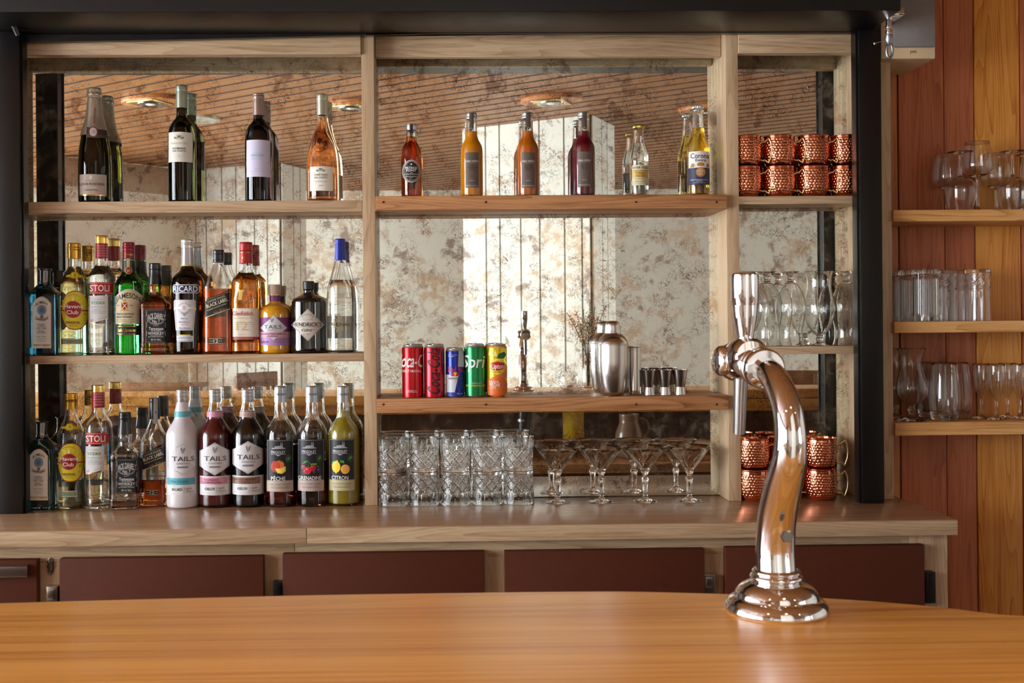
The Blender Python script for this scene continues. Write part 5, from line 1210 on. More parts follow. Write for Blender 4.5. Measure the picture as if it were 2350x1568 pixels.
# ======== glassware ========
def shell_prof(outer, t, base_t, k=3):
    """closed profile of a drinking glass from its outer profile (r, z) low to high"""
    o = catmull(outer, k); inn = [(max(r-t, .0008), z) for r, z in o if z > base_t]
    rim = [(o[-1][0]-t*.3, o[-1][1]+t*.35), (o[-1][0]-t*.7, o[-1][1]+t*.35)]
    return [(0, o[0][1]+.0006), (o[0][0]*.9, o[0][1])]+o+rim+inn[::-1]+[(inn[0][0]*.7, base_t), (0, base_t)]
def cut_rel(z0, z1, nd, a, flutes=None):
    """cut-crystal relief: crossed diagonal grooves between z0 and z1, fan rays above"""
    def rel(t, z, r):
        d = 0
        if z0 < z < z1:
            e = min(1, (z-z0)/.003, (z1-z)/.003); u = t*nd/(2*math.pi); w = (z-z0)/(z1-z0)*1.6
            g1 = abs(((u+w) % 1)-.5)*2; g2 = abs(((u-w) % 1)-.5)*2
            f1 = abs(((3*(u+w)) % 1)-.5)*2; f2 = abs(((3*(u-w)) % 1)-.5)*2
            d -= a*e*(max(0, 1-g1/.28)+max(0, 1-g2/.28)) + a*.45*e*(max(0, 1-f1/.4)+max(0, 1-f2/.4))
        if flutes and flutes[0] < z < flutes[1]:
            e = min(1, (z-flutes[0])/.004); h = (z-flutes[0])/(flutes[1]-flutes[0])
            g = abs(((t*flutes[2]/(2*math.pi)) % 1)-.5)*2
            d -= a*.9*e*max(0, 1-g/(.75*(1-h)+.02))*(1-h*.6)
        return d
    return rel
def refine(prof, step):
    out = [prof[0]]
    for a, b in zip(prof, prof[1:]):
        n = max(1, int(math.hypot(b[0]-a[0], b[1]-a[1])/step))
        for i in range(1, n+1): out.append((a[0]+(b[0]-a[0])*i/n, a[1]+(b[1]-a[1])*i/n))
    return out
def cutglass(outer, t, base_t, rel, seg=96, step=.0014):
    o = catmull(outer, 3); o = refine(o, step)
    inn = [(r-t, z) for r, z in o if z > base_t][::4]
    V1, F1 = [], []
    prof = [(0, .0012), (o[0][0]*.86, .0004)]+o
    n_out = len(prof)
    full = prof+[(o[-1][0]-t*.3, o[-1][1]+.0004), (o[-1][0]-t*.8, o[-1][1]+.0002)]+inn[::-1]+[(inn[0][0]*.75, base_t), (0, base_t*.98)]
    flag = {}
    zs_out = set((round(r, 7), round(z, 7)) for r, z in prof)
    def r2(tt, z, r):
        return rel(tt, z, r) if (round(r, 7), round(z, 7)) in zs_out else 0
    return lathe(full, seg, rel=r2)
H = Fr(850, 940, 2.7647); YT = 2.915
TUMB = mesh('cut_tumbler', *cutglass([(.0375, 0), (.039, .003), (.039, .03), (.0405, .06), (.0415, .088)], .0028, .009, cut_rel(.008, .054, 9, .0017, (.054, .078, 18)), 144, .0012), CRYSTAL, 24)
tz = ZC+.0004; names = ('first', 'second', 'third', 'fourth', 'fifth')
for i, cx in enumerate((143, 342, 541, 742, 941)):
    x = P(*H.px(cx, 500), YT).x
    for up in (0, 1):
        o = link('cut_tumbler', TUMB); o.location = (x, YT+.003*math.sin(i*2.1), tz+.0887 if up else tz+.0884)
        o.rotation_euler = (0, 0, .3*i+.2) if up else (math.pi, 0, .5*i)
        tag(o, ('upright cut-glass tumbler on top of the %s stack counted from the post' if up else 'upside-down cut-glass tumbler at the foot of the %s stack counted from the post') % names[i], 'glass', 'stacked cut-glass tumblers')
# martini glasses
k = YT/F/H.k
mo = [(.0330, 0), (.0325, .0012), (.022, .003), (.010, .0075), (.0062, .016), (.0058, .026), (.0070, .045), (.0092, .0565), (.0098, .060), (.0062, .066), (.0058, .0695), (.0085, .073), (.0095, .0765), (.013, .084)]
rim_r = 139*k; top_z = .147
mo2 = mo + [(.013+(rim_r-.013)*i/12, .084+(top_z-.084)*i/12) for i in range(1, 13)]
def mrel(t, z, r):
    if z < .086 and z > .026 and r < .0102: return .0005*math.cos(6*t)
    if .088 < z < .136:
        e = min(1, (z-.088)/.006, (.136-z)/.006); h = (z-.088)/.048; u = t*9/(2*math.pi)
        g1 = abs(((u+h) % 1)-.5)*2; g2 = abs(((u-h) % 1)-.5)*2
        return -.0010*e*(max(0, 1-g1/.25)+max(0, 1-g2/.25))
    return 0
o = refine(catmull(mo2, 2), .002)
inn = [(max(r-.0016, .0006), z+.001) for r, z in o if z > .0865][::3]
full = [(0, .0008)]+o+[(rim_r-.0005, top_z+.0004)]+inn[::-1]+[(0, .0845)]
oset = set((round(r, 7), round(z, 7)) for r, z in o)
MART = mesh('martini_glass', *lathe(full, 108, rel=lambda t, z, r: mrel(t, z, r) if (round(r, 7), round(z, 7)) in oset else 0), CRYSTAL, 24)
for i, (cx, lab) in enumerate(((1187, 'cut martini glass next to the stacked tumblers'), (1465, 'cut martini glass second from the tumblers'), (1742, 'cut martini glass third from the tumblers'), (2023, 'cut martini glass beside the bay post, farthest from tumblers'))):
    g = link('martini_glass', MART); g.location = (P(*H.px(cx, 400), YT).x, YT, tz); g.rotation_euler = (0, 0, i*.21)
    tag(g, lab, 'glass', 'cut martini glasses')

# copper mugs
COPPER = plain((224, 142, 108), .12, 1, 0, .5, .04); BRASS = plain((226, 202, 146), .2, 1, 0, .5, .03)
I_ = Fr(1620, 0, 3.1356); YG = 2.945; km = YG/F/I_.k
mh = (1400-1180)*km
mo = [(.0300, 0), (.0325, .0015), (.0372, .009), (.0412, .024), (.0426, .044), (.0418, mh-.012), (.0412, mh-.003), (.0420, mh-.0012)]
def dimple(t, z, r):
    if z < .011 or z > mh-.011: return 0
    pitch = .0084; row = (z-.012)/(pitch*.86); best = 9
    n = int(round(2*math.pi*.042/pitch))
    for ri in (math.floor(row), math.floor(row)+1):
        rs = random.Random(int(ri)*77)
        u = t/(2*math.pi)*n + (.5 if ri % 2 else 0)
        for ui in (math.floor(u), math.floor(u)+1):
            h = ((int(ui) % n)*7349+int(ri)*9151) % 97/97; h2 = ((int(ui) % n)*3571+int(ri)*6151) % 89/89
            du = (u-ui+(h-.5)*.3)*pitch; dz = (row-ri+(h2-.5)*.3)*pitch*.86
            best = min(best, math.hypot(du, dz))
    rd = .0035
    return -.0012*(max(0, 1-(best/rd)**2)) + (.00022*math.exp(-((best-rd)/.0006)**2))
o = refine(catmull(mo, 4), .0008); oset = set((round(r, 7), round(z, 7)) for r, z in o)
inn = [(max(r-.0016, .001), z) for r, z in o if z > .003][::8]
full = [(0, .0008)]+o+[(o[-1][0]-.0006, mh), (o[-1][0]-.0016, mh-.0006)]+inn[::-1]+[(0, .0028)]
MUGB = mesh('mug_body', *lathe(full, 300, rel=lambda t, z, r: dimple(t, z, r) if (round(r, 7), round(z, 7)) in oset else 0), COPPER, 40)
rimp = [(.0415*math.cos(2*math.pi*i/48), .0415*math.sin(2*math.pi*i/48), mh-.0004) for i in range(49)]
MUGR = mesh('rim', *tube(rimp, .0011, 8, False), COPPER, 60)
hp = [(.0405, 0, mh*.76), (.048, 0, mh*.80), (.052, 0, mh*.79), (.063, 0, mh*.92), (.0685, 0, mh*.77), (.0705, 0, mh*.55), (.0690, 0, mh*.34), (.062, 0, mh*.10), (.052, 0, mh*.21), (.047, 0, mh*.19), (.0405, 0, mh*.22)]
hp2 = []
for a, b in zip(hp, hp[1:]):
    for i in range(3): hp2.append(tuple(a[c]+(b[c]-a[c])*i/3 for c in range(3)))
hp2.append(hp[-1])
hr = [.0034]+[.0029]*5+[.0024]*(len(hp2)-12)+[.0029]*5+[.0034]
MUGH = mesh('handle', *tube(hp2, hr, 10), BRASS, 50)
def mug(x, y, z, rz, lab, group):
    r = empty('copper_mug', (x, y, z), lab, 'mug', group, rz)
    link('mug_body', MUGB, r); link('rim', MUGR, r); link('handle', MUGH, r); return r
cols = (('partly hidden by the post', 282), ('second from the bay post', 524), ('third from the bay post', 768), ('nearest the shutter post', 1003))
for nm, cx in cols:
    x = P(*I_.px(cx, 1280), YG).x
    ra = math.radians(-24 if cx < 990 else 118)
    mug(x, YG, SHELF['R1']+.0004, ra, 'hammered copper mug on the upper shelf, lower one, %s' % nm, 'copper mugs on the upper shelf')
    mug(x+.0008, YG, SHELF['R1']+.0006+mh, ra-.03, 'hammered copper mug on the upper shelf, stacked on top, %s' % nm, 'copper mugs on the upper shelf')
YG2 = 2.92
for nm, px, yy in (('at the bay post', 1729, YG2), ('behind the tap', 1800, YG2+.02), ('clear of the tap', 1883, YG2)):
    x = P(px, 1100, yy).x
    mug(x, yy, ZC+.0004, math.radians(-12), 'hammered copper mug on the counter, lower one, stack %s' % nm, 'copper mugs on the counter')
    mug(x, yy, ZC+.0006+mh, math.radians(-16), 'hammered copper mug on the counter, upper one, stack %s' % nm, 'copper mugs on the counter')

# footed beer glasses in the side bay, upright and inverted by turns
J = Fr(1640, 480, 2.9592); YB_ = 2.948; kb = YB_/F/J.k
gh = (918-412)*kb
def tp(r, y): return (r*kb, (918-y)*kb)
go = [tp(62, 918), tp(60, 914), tp(30, 900), tp(20, 888), tp(26, 874), tp(20, 858), tp(24, 846), tp(44, 830), tp(78, 780), tp(100, 710), tp(103, 660), tp(94, 590), tp(80, 520), tp(80, 470), tp(88, 430), tp(96, 412)]
pr = shell_prof(go, .002, (918-838)*kb, 3)
FOOT = mesh('footed_glass', *lathe(pr, 60, rel=lambda t, z, r: .0005*math.cos(14*t) if .03 < z < .1 else 0), CLEAR, 60)
for cx, inv, yy, lab in ((216, 0, 0, 'upright footed beer glass mostly behind the tap handle'), (352, 1, -.006, 'inverted footed beer glass just beside the tap handle'), (512, 1, -.004, 'inverted footed beer glass in the middle of the side bay shelf'), (702, 0, -.01, 'upright footed beer glass in front of the black reflection'), (895, 1, 0, 'inverted footed beer glass nearest the shutter post')):
    g = link('footed_glass', FOOT); x = P(*J.px(cx, 650), YB_).x
    z = SHELF['R2']+.0004
    g.location = (x, YB_+yy, z+gh+.0008 if inv else z); g.rotation_euler = (math.pi if inv else 0, 0, cx*.01)
    tag(g, lab, 'glass', 'footed beer glasses in the side bay')

# glasses on the wall shelves
YV = 2.91; kv = YV/F
wz = RS[0]+.0005
K = 3.1356
def wineprof(h_bowl, rb, rr, h_stem, rf):
    o = [(rf, 0), (rf*.98, .001), (rf*.5, .003), (.006, .007), (.0038, .014), (.0035, h_stem*.6), (.0042, h_stem-.006), (.010, h_stem), (rb*.60, h_stem+h_bowl*.055), (rb*.90, h_stem+h_bowl*.17), (rb, h_stem+h_bowl*.33), (rb*.95, h_stem+h_bowl*.62), (rr, h_stem+h_bowl)]
    return shell_prof(o, .0011, h_stem+.004, 4)
WINE = mesh('wine_glass', *lathe(wineprof(.094, .0405, .031, .070, .033), 56), CLEAR, 60)
WINEB = mesh('wine_glass', *lathe(wineprof(.094, .0405, .031, .093, .033), 56), CLEAR, 60)
def put(me, name, cx, yy, z, inv, h, lab, group, fr=I_, ry=1000):
    yy = 2.932+(yy-2.895)*.95
    g = link(name, me); g.location = (P(*fr.px(cx, ry), yy).x, yy, z+(h if inv else 0)); g.rotation_euler = (math.pi if inv else 0, 0, cx*.013)
    return tag(g, lab, 'glass', group)
gw = 'wine glasses on the upper wall shelf'
put(WINE, 'wine_glass', 1733, 2.975, wz, 0, 0, 'upright wine glass on the upper wall shelf, nearest the cabinet', gw)
put(WINE, 'wine_glass', 1828, 2.925, wz, 1, .1643, 'upside-down wine glass nearest the cabinet with bowl on the shelf', gw)
put(WINEB, 'wine_glass', 1952, 2.905, wz, 0, 0, 'tall upright wine glass in front, centre of the upper wall shelf', gw)
put(WINE, 'wine_glass', 2085, 2.965, wz, 0, 0, 'upright wine glass behind, on the pine plank background', gw)
put(WINE, 'wine_glass', 2205, 2.92, wz, 1, .1643, 'upside-down wine glass at the photo edge with foot in the air', gw)
put(WINE, 'wine_glass', 2310, 2.985, wz, 1, .1643, 'upside-down wine glass behind, cut by the photo edge', gw)
put(WINE, 'wine_glass', 2372, 2.93, wz, 0, 0, 'upright wine glass cut by the photo edge', gw)
wz = RS[1]+.0005
hh = (752-395)/J.k*kv
RIB = mesh('ribbed_tumbler', *lathe(refine(shell_prof([(.0335, 0), (.0345, .003), (.0345, .05), (.0350, hh-.004), (.0350, hh)], .0022, .012, 2), .006), 120, rel=lambda t, z, r: .0007*math.cos(24*t) if r > .0335 and .004 < z < hh-.014 else 0), CLEAR, 60)
CUTH = mesh('cut_highball', *cutglass([(.0315, 0), (.033, .003), (.033, .05), (.0340, hh-.01), (.0342, hh)], .0026, .010, cut_rel(.008, .056, 8, .0010, (.056, .105, 16)), 96, .0018), CRYSTAL, 50)
gr = 'tall glasses on the middle wall shelf'
put(RIB, 'ribbed_tumbler', 1244, 2.985, wz, 1, hh, 'ribbed tall glass at the back against the cabinet side', gr, J, 600)
put(RIB, 'ribbed_tumbler', 1340, 2.95, wz, 1, hh*1.0, 'ribbed tall glass second from the cabinet side', gr, J, 600)
put(RIB, 'ribbed_tumbler', 1432, 2.895, wz, 1, hh, 'ribbed tall glass standing in front of the cut ones', gr, J, 600)
put(CUTH, 'cut_highball', 1560, 2.955, wz, 1, hh, 'cut tall glass half behind the front ribbed glass', gr, J, 600)
put(CUTH, 'cut_highball', 1672, 2.985, wz, 1, hh, 'cut tall glass at the back between two others', gr, J, 600)
put(CUTH, 'cut_highball', 1790, 2.915, wz, 1, hh, 'cut tall glass at the open end of the shelf', gr, J, 600)
wz = RS[2]+.0005
def jp(r, y, base=1425): return (r/J.k*kv, (base-y)/J.k*kv)
ho = [jp(95, 1425), jp(93, 1421), jp(50, 1408), jp(22, 1390), jp(17, 1370), jp(26, 1350), (jp(19, 1330)), jp(26, 1316), jp(70, 1285), jp(100, 1235), jp(104, 1195), jp(92, 1130), jp(72, 1060), jp(68, 1015), jp(78, 965), jp(97, 926)]
HURR = mesh('hurricane_glass', *lathe(shell_prof(ho, .0018, .036, 3), 56), CLEAR, 60)
gh3 = 'glasses on the lower wall shelf'
put(HURR, 'hurricane_glass', 1337, 2.90, wz, 0, 0, 'curvy hurricane glass in front beside the cabinet side', gh3, J, 1200)
put(HURR, 'hurricane_glass', 1232, 2.975, wz, 0, 0, 'hurricane glass at the back partly behind the cabinet edge', gh3, J, 1200)
to = [jp(72, 1415, 1418), jp(82, 1408, 1418), jp(96, 1350, 1418), jp(104, 1290, 1418), jp(102, 1210, 1418), jp(92, 1110, 1418), jp(80, 1024, 1418)]
TUL = mesh('tall_tumbler', *lathe(shell_prof(to, .0016, .016, 4), 56), CLEAR, 60)
put(TUL, 'tall_tumbler', 1558, 2.90, wz, 0, 0, 'heavy based rounded tumbler in front on the lower wall shelf', gh3, J, 1200)
put(TUL, 'tall_tumbler', 1640, 2.965, wz, 0, 0, 'rounded tumbler half hidden behind the front tumbler', gh3, J, 1200)
put(TUL, 'tall_tumbler', 1470, 2.99, wz, 0, 0, 'rounded tumbler at the back between hurricane glass and front tumbler', gh3, J, 1200)
fo_ = [jp(62, 1412, 1412), jp(60, 1408, 1412), jp(26, 1398, 1412), jp(10, 1380, 1412), jp(8, 1330, 1412), jp(10, 1275, 1412), jp(22, 1250, 1412), jp(44, 1200, 1412), jp(56, 1130, 1412), jp(58, 1080, 1412), jp(56, 1028, 1412)]
FLU = mesh('flute_glass', *lathe(shell_prof(fo_, .0012, .052, 3), 48), CLEAR, 60)
for cx, yy, lab in ((1812, 2.955, 'small flute glass nearest the rounded tumblers'), (1912, 2.915, 'small flute glass in front on the lower wall shelf'), (1988, 2.985, 'small flute glass at the back, third of the flutes'), (2072, 2.945, 'small flute glass nearest the photo edge'), (2130, 2.90, 'small flute glass cut off by the photo edge')):
    put(FLU, 'flute_glass', cx, yy, wz, 0, 0, lab, gh3, J, 1200)

# ======== wall loudspeaker ========
YSP = 2.855; q0 = P(2048, 135, YSP); q1 = P(2146, 40, YSP)
xa, xb, za = q0.x-.03, q1.x, q0.z
sp = empty('wall_loudspeaker', ((xa+xb)/2, 2.95, za), 'maple wall loudspeaker with grey cloth grille above the wall shelves', 'loudspeaker')
rel(box('cabinet_box', xa, xb, YSP, 3.044, za, za+.26, plain((206, 182, 146), .45), None, .004), sp)
gz = P(2100, 110, YSP).z; ga = P(2046, 60, YSP).x; gb = P(2143, 60, YSP).x
rel(box('grille_cloth', ga, gb, YSP-.012, YSP-.0005, gz, za+.25, plain((128, 122, 120), .9, 0, 0, .2, .15), None, .006), sp)
v2, f2 = text2d('JVC', 0, 0, .0062, .019, bold=1); c = P(2096, 119, YSP)
lg = link('maker_badge', mesh('maker_badge', [(c.x+x, YSP-.0006, c.z-y) for x, y in v2], f2, ink((40, 36, 34)))); rel(lg, sp)

# ======== chrome beer tap on the bar ========
TX = .349
def tpt(px, py):
    """tap parts lie in the plane x = TX: depth follows from the pixel column"""
    d = fw + CR*((px-PPX)/F) + CU*((PPY-py)/F); t = TX/d.x; return CAM+d*t
def cyl(name, path, rad, parent, m=CHROME, seg=32): return link(name, mesh(name, *tube([Vector(p)-parent.location for p in path], rad, seg), m, 50), parent)
bc = tpt(1782, 1408); BY = bc.y
tap = empty('beer_tap', (TX, BY, ZB), 'tall chrome swan-neck beer tap standing on the pine bar', 'tap')
ks = BY/F
v, f = lathe([(0, 0)]+[(r*ks, z*ks) for r, z in catmull([(115, 0), (118, 6), (114, 19), (105, 29), (97, 33), (97, 33), (95, 36), (92, 45), (82, 57), (66, 66), (55, 70), (53, 72), (53, 72), (58, 75), (60, 79), (57, 84), (51, 86), (51, 86), (55, 89), (55, 92), (51, 96), (46, 97)], 5)]+[(0, 97*ks)], 72)
link('base_flange', mesh('base_flange', v, f, CHROME, 35), tap)
cps = [(1782, 1332, 45.5), (1779, 1265, 44.5), (1781, 1210, 44), (1788, 1160, 43.5), (1800, 1105, 42), (1812, 1050, 38.5), (1814, 1000, 35.5), (1809, 950, 34), (1796, 905, 33), (1776, 868, 32), (1752, 846, 31)]
cps = catmull([(float(a), float(b), float(c)) for a, b, c in cps], 5)
path = []; rads = []
for a, b, c in cps:
    p = tpt(a, b); path.append(p); rads.append(c*p.y/F)
cyl('swan_neck', path, rads, tap, seg=40)
e = path[-1]; h0 = tpt(1726, 836); dirv = (h0-e).normalized()
def along(p, d, prof, parent, name, m=CHROME, seg=36):
    """turn profile (r, s) about the axis p + s*d"""
    d = d.normalized(); a = d.orthogonal().normalized(); b_ = d.cross(a)
    v, f = lathe([(r, s) for r, s in prof], seg)
    M = Matrix(((a.x, b_.x, d.x, p.x), (a.y, b_.y, d.y, p.y), (a.z, b_.z, d.z, p.z), (0, 0, 0, 1)))
    v = [(M @ Vector(q))-parent.location for q in v]
    return link(name, mesh(name, v, f, m, 40), parent)
back = Vector((0, 1, -.0)); fy = tpt(1706, 830)
# collar, then the faucet body running away from the drinker
along(e-dirv*.006, (fy-e), [(0, -.002), (.0205, -.002), (.0225, .001), (.0225, .006), (.020, .008), (.0185, .009), (.0185, .013), (.0215, .015), (.0225, .018), (.0215, .021), (.0185, .023), (.0170, .026), (.0170, .034), (.019, .036), (.019, .040), (0, .041)], tap, 'collar')
fc = tpt(1704, 828)
along(fc-Vector((0, .035, -.006)), Vector((0, 1, -.12)), [(0, -.006), (.017, -.005), (.0225, .004), (.0245, .018), (.0245, .034), (.022, .046), (.018, .05), (.018, .054), (.022, .056), (.0235, .060), (.0235, .068), (.021, .072), (0, .073)], tap, 'faucet_body')
sp_ = tpt(1701, 800); 
hbz = tpt(1706, 783).z
along(Vector((TX, fc.y-.012, hbz-.030)), Vector((0, 0, 1)), [(0, -.004), (.022, -.004), (.0225, .004), (.0205, .010), (.014, .015), (.010, .018), (.0095, .022), (.0115, .024), (.0115, .027), (.009, .029), (0, .03)], tap, 'bonnet')
hb = Vector((TX, fc.y-.012, hbz-.001)); ht = tpt(1706, 628); hl = (tpt(1706, 626).z)-hb.z
kh = 1.31/F
along(hb, Vector((0, .0, 1)), [(0, 0), (16*kh, 0), (17.5*kh, hl*.06), (22*kh, hl*.20), (26.5*kh, hl*.38), (28.5*kh, hl*.52), (29*kh, hl*.545), (30*kh, hl*.56), (30.5*kh, hl*.9), (29.5*kh, hl*.965), (25*kh, hl*.99), (0, hl)], tap, 'handle')
so = Vector((TX, fc.y+.005, fc.z-.012)); s1 = so+Vector((0, .012, -.075))
cyl('spout', [so, so+(s1-so)*.35, s1], [.0085, .0078, .0070], tap, plain((150, 150, 152), .25, 1))
link('faucet_side_knob', mesh('faucet_side_knob', *tube([Vector((TX-x_, fc.y+.004-.2*x_, fc.z))-tap.location for x_ in (.0335, .033, .0315, .028, .023, .020, .017)], [.003, .009, .014, .0172, .0182, .0165, .0150], 28), CHROME, 40), tap)
bolt = link('hex_reflection', mesh('hex_reflection', *tube([(Vector((TX, tpt(1790, 1222).y-.0262, tpt(1790, 1222).z))-tap.location), (Vector((TX, tpt(1790, 1222).y-.023, tpt(1790, 1222).z))-tap.location)], [.006, .007], 6), plain((130, 128, 126), .3, 1), 30), tap)  # added hexagon imitating a dark reflection in the chrome neck

# ======== things behind the bar and in the room, seen only in the mirror ========
def place(px, py, z): return mpt(px, py, z=z)
# yellow pouch hanging on the back of the bar
a = mpt(1289, 936, y=1.12); b_ = mpt(1340, 1010, y=1.12)
pz = empty('snack_pouch', ((a.x+b_.x)/2, 1.14, b_.z), 'yellow plastic pouch hanging under the bar, seen in the mirror', 'pouch')
w = abs(b_.x-a.x)/2; h = a.z-b_.z; V = []; Fq = []
for j in range(9):
    for i in range(9):
        u = i/8*2-1; t = j/8; bul = .016*(1-u*u)*math.sin(math.pi*min(1, .1+t*.9))
        V.append((u*w*(1-.06*math.sin(math.pi*t)), bul+.002*math.sin(9*u+7*t), t*h))
for j in range(8):
    for i in range(8): Fq.append((j*9+i, j*9+i+1, (j+1)*9+i+1, (j+1)*9+i))
o_ = len(V); V += [(x, -y*.7, z) for x, y, z in V]; Fq += [tuple(o_+q for q in f[::-1]) for f in Fq[:]]
link('pouch_body', mesh('pouch_body', V, Fq, plain((226, 190, 20), .35), 60), pz)
link('hanging_loop', mesh('hanging_loop', *tube([(0, 0, h-.005), (0, .0, ZB-TH-b_.z)], .0025, 8), BLACKM, 40), pz)
# stoneware jug on the service shelf
a = mpt(1444, 1000, y=1.2)
jg = empty('stoneware_jug', (a.x, 1.2, ZS), 'brown stoneware jug on the service shelf, seen in the mirror', 'jug')
hj = (mpt(1444, 951, y=1.2).z)-ZS
v, f = lathe(shell_prof([(.042, 0), (.052, .006), (.062, hj*.3), (.060, hj*.55), (.046, hj*.76), (.042, hj*.84), (.044, hj)], .005, .01, 4), 40)
link('jug_body', mesh('jug_body', v, f, plain((128, 96, 70), .3, 0, .4), 60), jg)
link('handle', mesh('handle', *tube(catmull([(.045, 0, hj*.9), (.075, 0, hj*.85), (.085, 0, hj*.62), (.06, 0, hj*.42)], 4), .006, 10), plain((128, 96, 70), .3, 0, .4), 60), jg)
# tap cooler pipe under the bar top
tw_ = empty('tap_pipe', (TX, BY, ZS), 'black insulated pipe running down under the beer tap, seen in the mirror', 'pipe')
link('insulation', mesh('insulation', *tube([(0, 0, 0), (0, 0, .12), (.004, .004, .2), (0, 0, ZB-TH-ZS)], [.028, .027, .029, .027], 18), BLACKM, 60), tw_)
for zz in (.06, .16): link('clamp', mesh('clamp', *tube([(0, 0, zz), (0, 0, zz+.01)], .0305, 18), STEEL, 40), tw_)
# white jug handle piece: chopping boards stacked on the service shelf
for i, (dx, col, rz_) in enumerate(((0, (186, 134, 84), .06), (.02, (150, 104, 64), -.05), (-.015, (222, 190, 150), .12))):
    bx = mpt(1560, 1060, y=1.22).x+dx
    o = box('chopping_board', -.17, .17, -.11, .11, 0, .022, wood('board_wood', tuple(int(c*.8) for c in col), col, tuple(min(255, int(c*1.1)) for c in col), 'x', 4, .5, 14, .6), None, .004)
    o.location = (bx, 1.22, ZS+.0005+i*.0225); o.rotation_euler = (0, 0, rz_)
    tag(o, ('wooden board at the bottom of the pile behind the bar', 'dark wooden board in the middle of the pile behind the bar', 'pale wooden board on top of the pile behind the bar')[i], 'board', 'boards piled behind the bar')
# near the drinkers' edge of the bar, outside the frame but in the mirror
lp = mpt(1305, 896, y=.94); vp = mpt(1350, 896, y=.95); LZ = ZB
v, f = cutglass([(.026, 0), (.038, .007), (.047, .027), (.046, .056), (.038, .077), (.036, .082)], .003, .008, cut_rel(.004, .074, 11, .0024), 88, .002)
cgo = empty('candle_glass', (lp.x, lp.y, LZ+.0004), 'round cut-glass candle holder on the bar, seen in the mirror', 'candle holder')
link('glass_bowl', mesh('glass_bowl', v, f, CRYSTAL, 50), cgo)
link('candle', mesh('candle', *lathe([(0, .009), (.018, .009), (.018, .022), (0, .022)], 24), plain((236, 230, 214), .6), 40), cgo)
vb = empty('flower_vase', (vp.x, vp.y, LZ+.0004), 'small glass bottle vase of dried flowers on the bar, seen in the mirror', 'vase')
sc_ = 5.95/F; hb_ = .085
v, f = lathe(shell_prof([(.024, 0), (.028, .005), (.028, .075), (.024, .095), (.014, .112), (.013, .138), (.015, .146)], .002, .006, 4), 36)
link('vase_glass', mesh('vase_glass', v, f, CLEAR, 60), vb)
link('twine', mesh('twine', *join(*[tube([(.0148*math.cos(t), .0148*math.sin(t), .114+.003*i) for t in [q*math.pi/8 for q in range(17)]], .0016, 6, False) for i in range(7)]), plain((150, 116, 76), .9), 60), vb)
rr = random.Random(4)
STEMC = plain((84, 66, 44), .8); GRN = plain((84, 96, 66), .7); TAN = plain((196, 150, 96), .8); DGR = plain((70, 60, 50), .8)
for i in range(17):
    t = rr.uniform(0, 6.28); lean = rr.uniform(.02, .11)*(1.0 if i else .2); ht_ = rr.uniform(.28, .42)
    p0 = Vector((rr.uniform(-.005, .005), rr.uniform(-.005, .005), .01)); p1 = Vector((.006*math.cos(t), .006*math.sin(t), .14)); p2 = Vector((lean*math.cos(t), lean*.6*math.sin(t), ht_))
    stp = [p0, p1, p1.lerp(p2, .5)+Vector((0, 0, .02)), p2]
    sm = link('stem', mesh('stem', *tube(catmull([tuple(p) for p in stp], 3), .0013, 6), STEMC, 60), vb)
    parts = []; kind = i % 3
    n = 46
    for j in range(n):
        u = .30+.70*j/n; p = p1.lerp(p2, u)+Vector((0, 0, .015*math.sin(u*3)))
        a_ = rr.uniform(0, 6.28)
        if kind == 0:      # needles
            d = Vector((math.cos(a_), math.sin(a_), .9)).normalized()*rr.uniform(.016, .028); wv = Vector((-math.sin(a_), math.cos(a_), 0))*.0016
            parts.append(([p-wv, p+wv, p+d], [(0, 1, 2)]))
        else:              # small dry blooms
            c = p+Vector((math.cos(a_), math.sin(a_), rr.uniform(-.3, .8)))*rr.uniform(.004, .024); s = rr.uniform(.0022, .0045)
            parts.append(([c+Vector((s, 0, 0)), c+Vector((-s, 0, 0)), c+Vector((0, s, 0)), c+Vector((0, -s, 0)), c+Vector((0, 0, s)), c+Vector((0, 0, -s))], [(0, 2, 4), (2, 1, 4), (1, 3, 4), (3, 0, 4), (2, 0, 5), (1, 2, 5), (3, 1, 5), (0, 3, 5)]))
    fo2 = link('foliage', mesh('foliage', *join(*parts), (GRN, TAN, TAN)[kind]), sm); fo2['kind'] = 'stuff'
# ceiling lamps: oval wooden board, brass plate, recessed bulb
EMB = bpy.data.materials.new('bulb_glow'); EMB.use_nodes = True
bsd = EMB.node_tree.nodes['Principled BSDF']; bsd.inputs['Emission Color'].default_value = (1, .8, .55, 1); bsd.inputs['Emission Strength'].default_value = .25
LM = wood('lamp_board', (150, 84, 40), (190, 116, 60), (210, 140, 84), 'x', 4, .35, 14, .5)
LBO = from_bm('lamp_board', prism([(x, y) for x, y in oval(0, 0, .17, .11, 32)], -.022, 0, .004), LM, 40)
LPL = (lambda b: (bm_box(b, -.085, .085, -.085, .085, -.031, -.0225, .002), from_bm('brass_plate', b, BRASS, 40))[1])(bmesh.new())
LRI = mesh('reflector', *lathe([(.058, -.0312), (.066, -.0312), (.066, -.036), (.058, -.038), (.050, -.034), (.046, -.0315), (0, -.0313)], 36), DK, 40)
LBU = mesh('bulb', *lathe([(0, -.0318), (.024, -.0318), (.022, -.0338), (0, -.0345)], 24), EMB, 60)
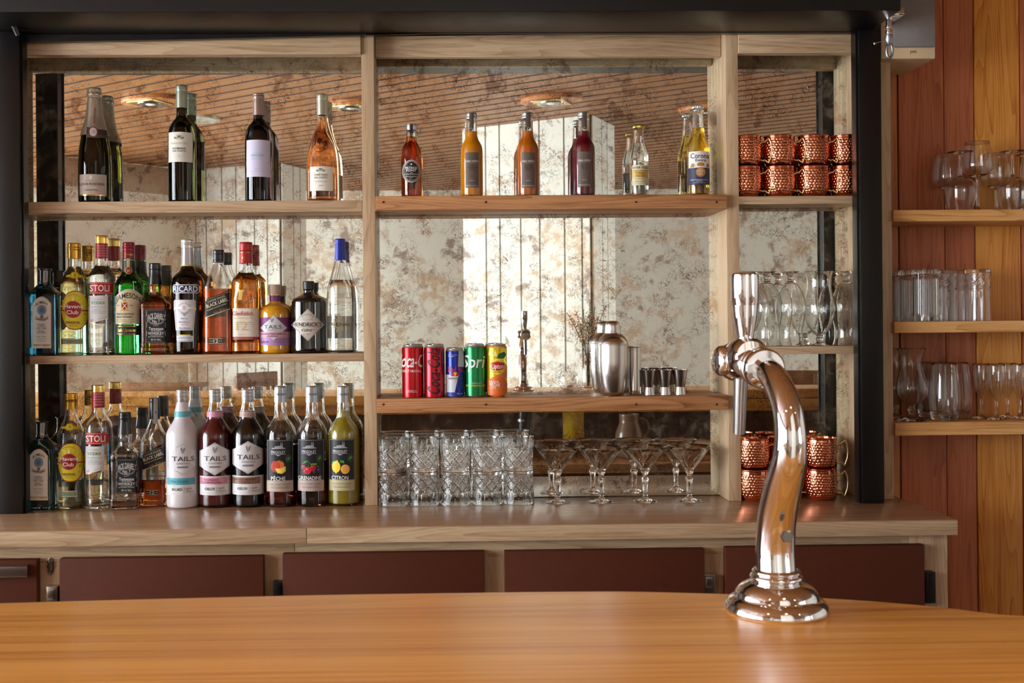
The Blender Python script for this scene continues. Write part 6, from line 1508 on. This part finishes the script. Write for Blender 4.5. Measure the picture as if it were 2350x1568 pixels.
for i, (px, py) in enumerate(((345, 226), (1265, 224), (805, 236), (1625, 246))):
    p = mpt(px, py, z=CEILZ)
    r = empty('ceiling_lamp', (p.x, p.y, CEILZ), 'brass square downlight on an oval wooden board, %s along the bar' % ('first', 'third', 'second', 'fourth')[i], 'lamp', 'ceiling downlights', .45)
    link('lamp_board', LBO, r); link('brass_plate', LPL, r); link('reflector', LRI, r); link('bulb', LBU, r)
    l = bpy.data.lights.new('downlight', 'SPOT'); l.energy = 10; l.spot_size = 1.9; l.spot_blend = .6; l.color = (1, .80, .58); l.shadow_soft_size = .03
    lo = bpy.data.objects.new('downlight', l); COL.objects.link(lo); lo.location = (p.x, p.y, CEILZ-.05)
p = mpt(462, 272, z=CEILZ)
r = empty('ceiling_speaker', (p.x, p.y, CEILZ), 'round ribbed glass ceiling light near the first downlight', 'lamp')
link('glass_disc', mesh('glass_disc', *lathe([(0, -.012)]+[(.012*i, -.014-.003*(i % 2)) for i in range(1, 9)]+[(.105, -.010), (.11, 0), (0, 0)], 48), plain((206, 200, 186), .15, .2, .5), 30), r)
r.name = 'round_ceiling_light'
# high table and chairs far back in the room
TBW = wood('table_wood', (84, 54, 32), (118, 78, 46), (146, 100, 62), 'x', 2.5, .45, 14, .5)
tp_ = mpt(352, 876, y=-1.2)
tb = empty('high_table', (tp_.x, tp_.y, 0), 'dark wood high table far back in the room, seen in the mirror', 'table')
bm = bmesh.new(); bm_box(bm, -.30, .30, -.28, .28, 1.025, 1.055, .004); link('table_top', from_bm('table_top', bm, TBW, 40), tb)
for sx in (-.24, .24):
    for sy in (-.22, .22):
        bm = bmesh.new(); bm_box(bm, sx-.025, sx+.025, sy-.025, sy+.025, 0, 1.025, .003); link('leg', from_bm('leg', bm, TBW, 40), tb)
bm = bmesh.new(); bm_box(bm, -.22, .22, -.235, -.205, .88, .93, .002); link('stretcher', from_bm('stretcher', bm, TBW, 40), tb)
def stool(x, y, rz, lab, sz=.72):
    r = empty('high_stool', (x, y, 0), lab, 'stool', 'high stools in the room', rz)
    bm = bmesh.new(); bm_box(bm, -.19, .19, -.18, .18, sz-.035, sz, .006); link('seat', from_bm('seat', bm, TBW, 40), r)
    for sx in (-.16, .16):
        for sy in (-.15, .15):
            top = sz+.38 if sy > 0 else sz-.035
            link('leg', mesh('leg', *tube([(sx*1.12, sy*1.12, 0), (sx, sy, sz-.035), (sx, sy*1.15, top)] if sy > 0 else [(sx*1.12, sy*1.12, 0), (sx, sy, top)], .018, 10), TBW, 50), r)
    bm = bmesh.new(); bm_box(bm, -.19, .19, .155, .18, sz+.30, sz+.40, .006); link('backrest', from_bm('backrest', bm, TBW, 40), r)
    for i in range(4):
        bm = bmesh.new(); bm_box(bm, -.10+i*.067-.018, -.10+i*.067+.018, .158, .172, sz-.01, sz+.30, .003); link('slat', from_bm('slat', bm, TBW, 40), r)
    bm = bmesh.new(); bm_box(bm, -.17, .17, -.17, -.15, .28, .31, .003); link('foot_rail', from_bm('foot_rail', bm, TBW, 40), r)
    return r
q = mpt(440, 852, y=-1.2); stool(q.x+.52, q.y-.12, 2.2, 'dark wooden high stool beside the high table at the back')
q = mpt(1808, 850, y=-1.1); stool(q.x, q.y, .25, 'dark wooden high stool showing in the side bay mirror')
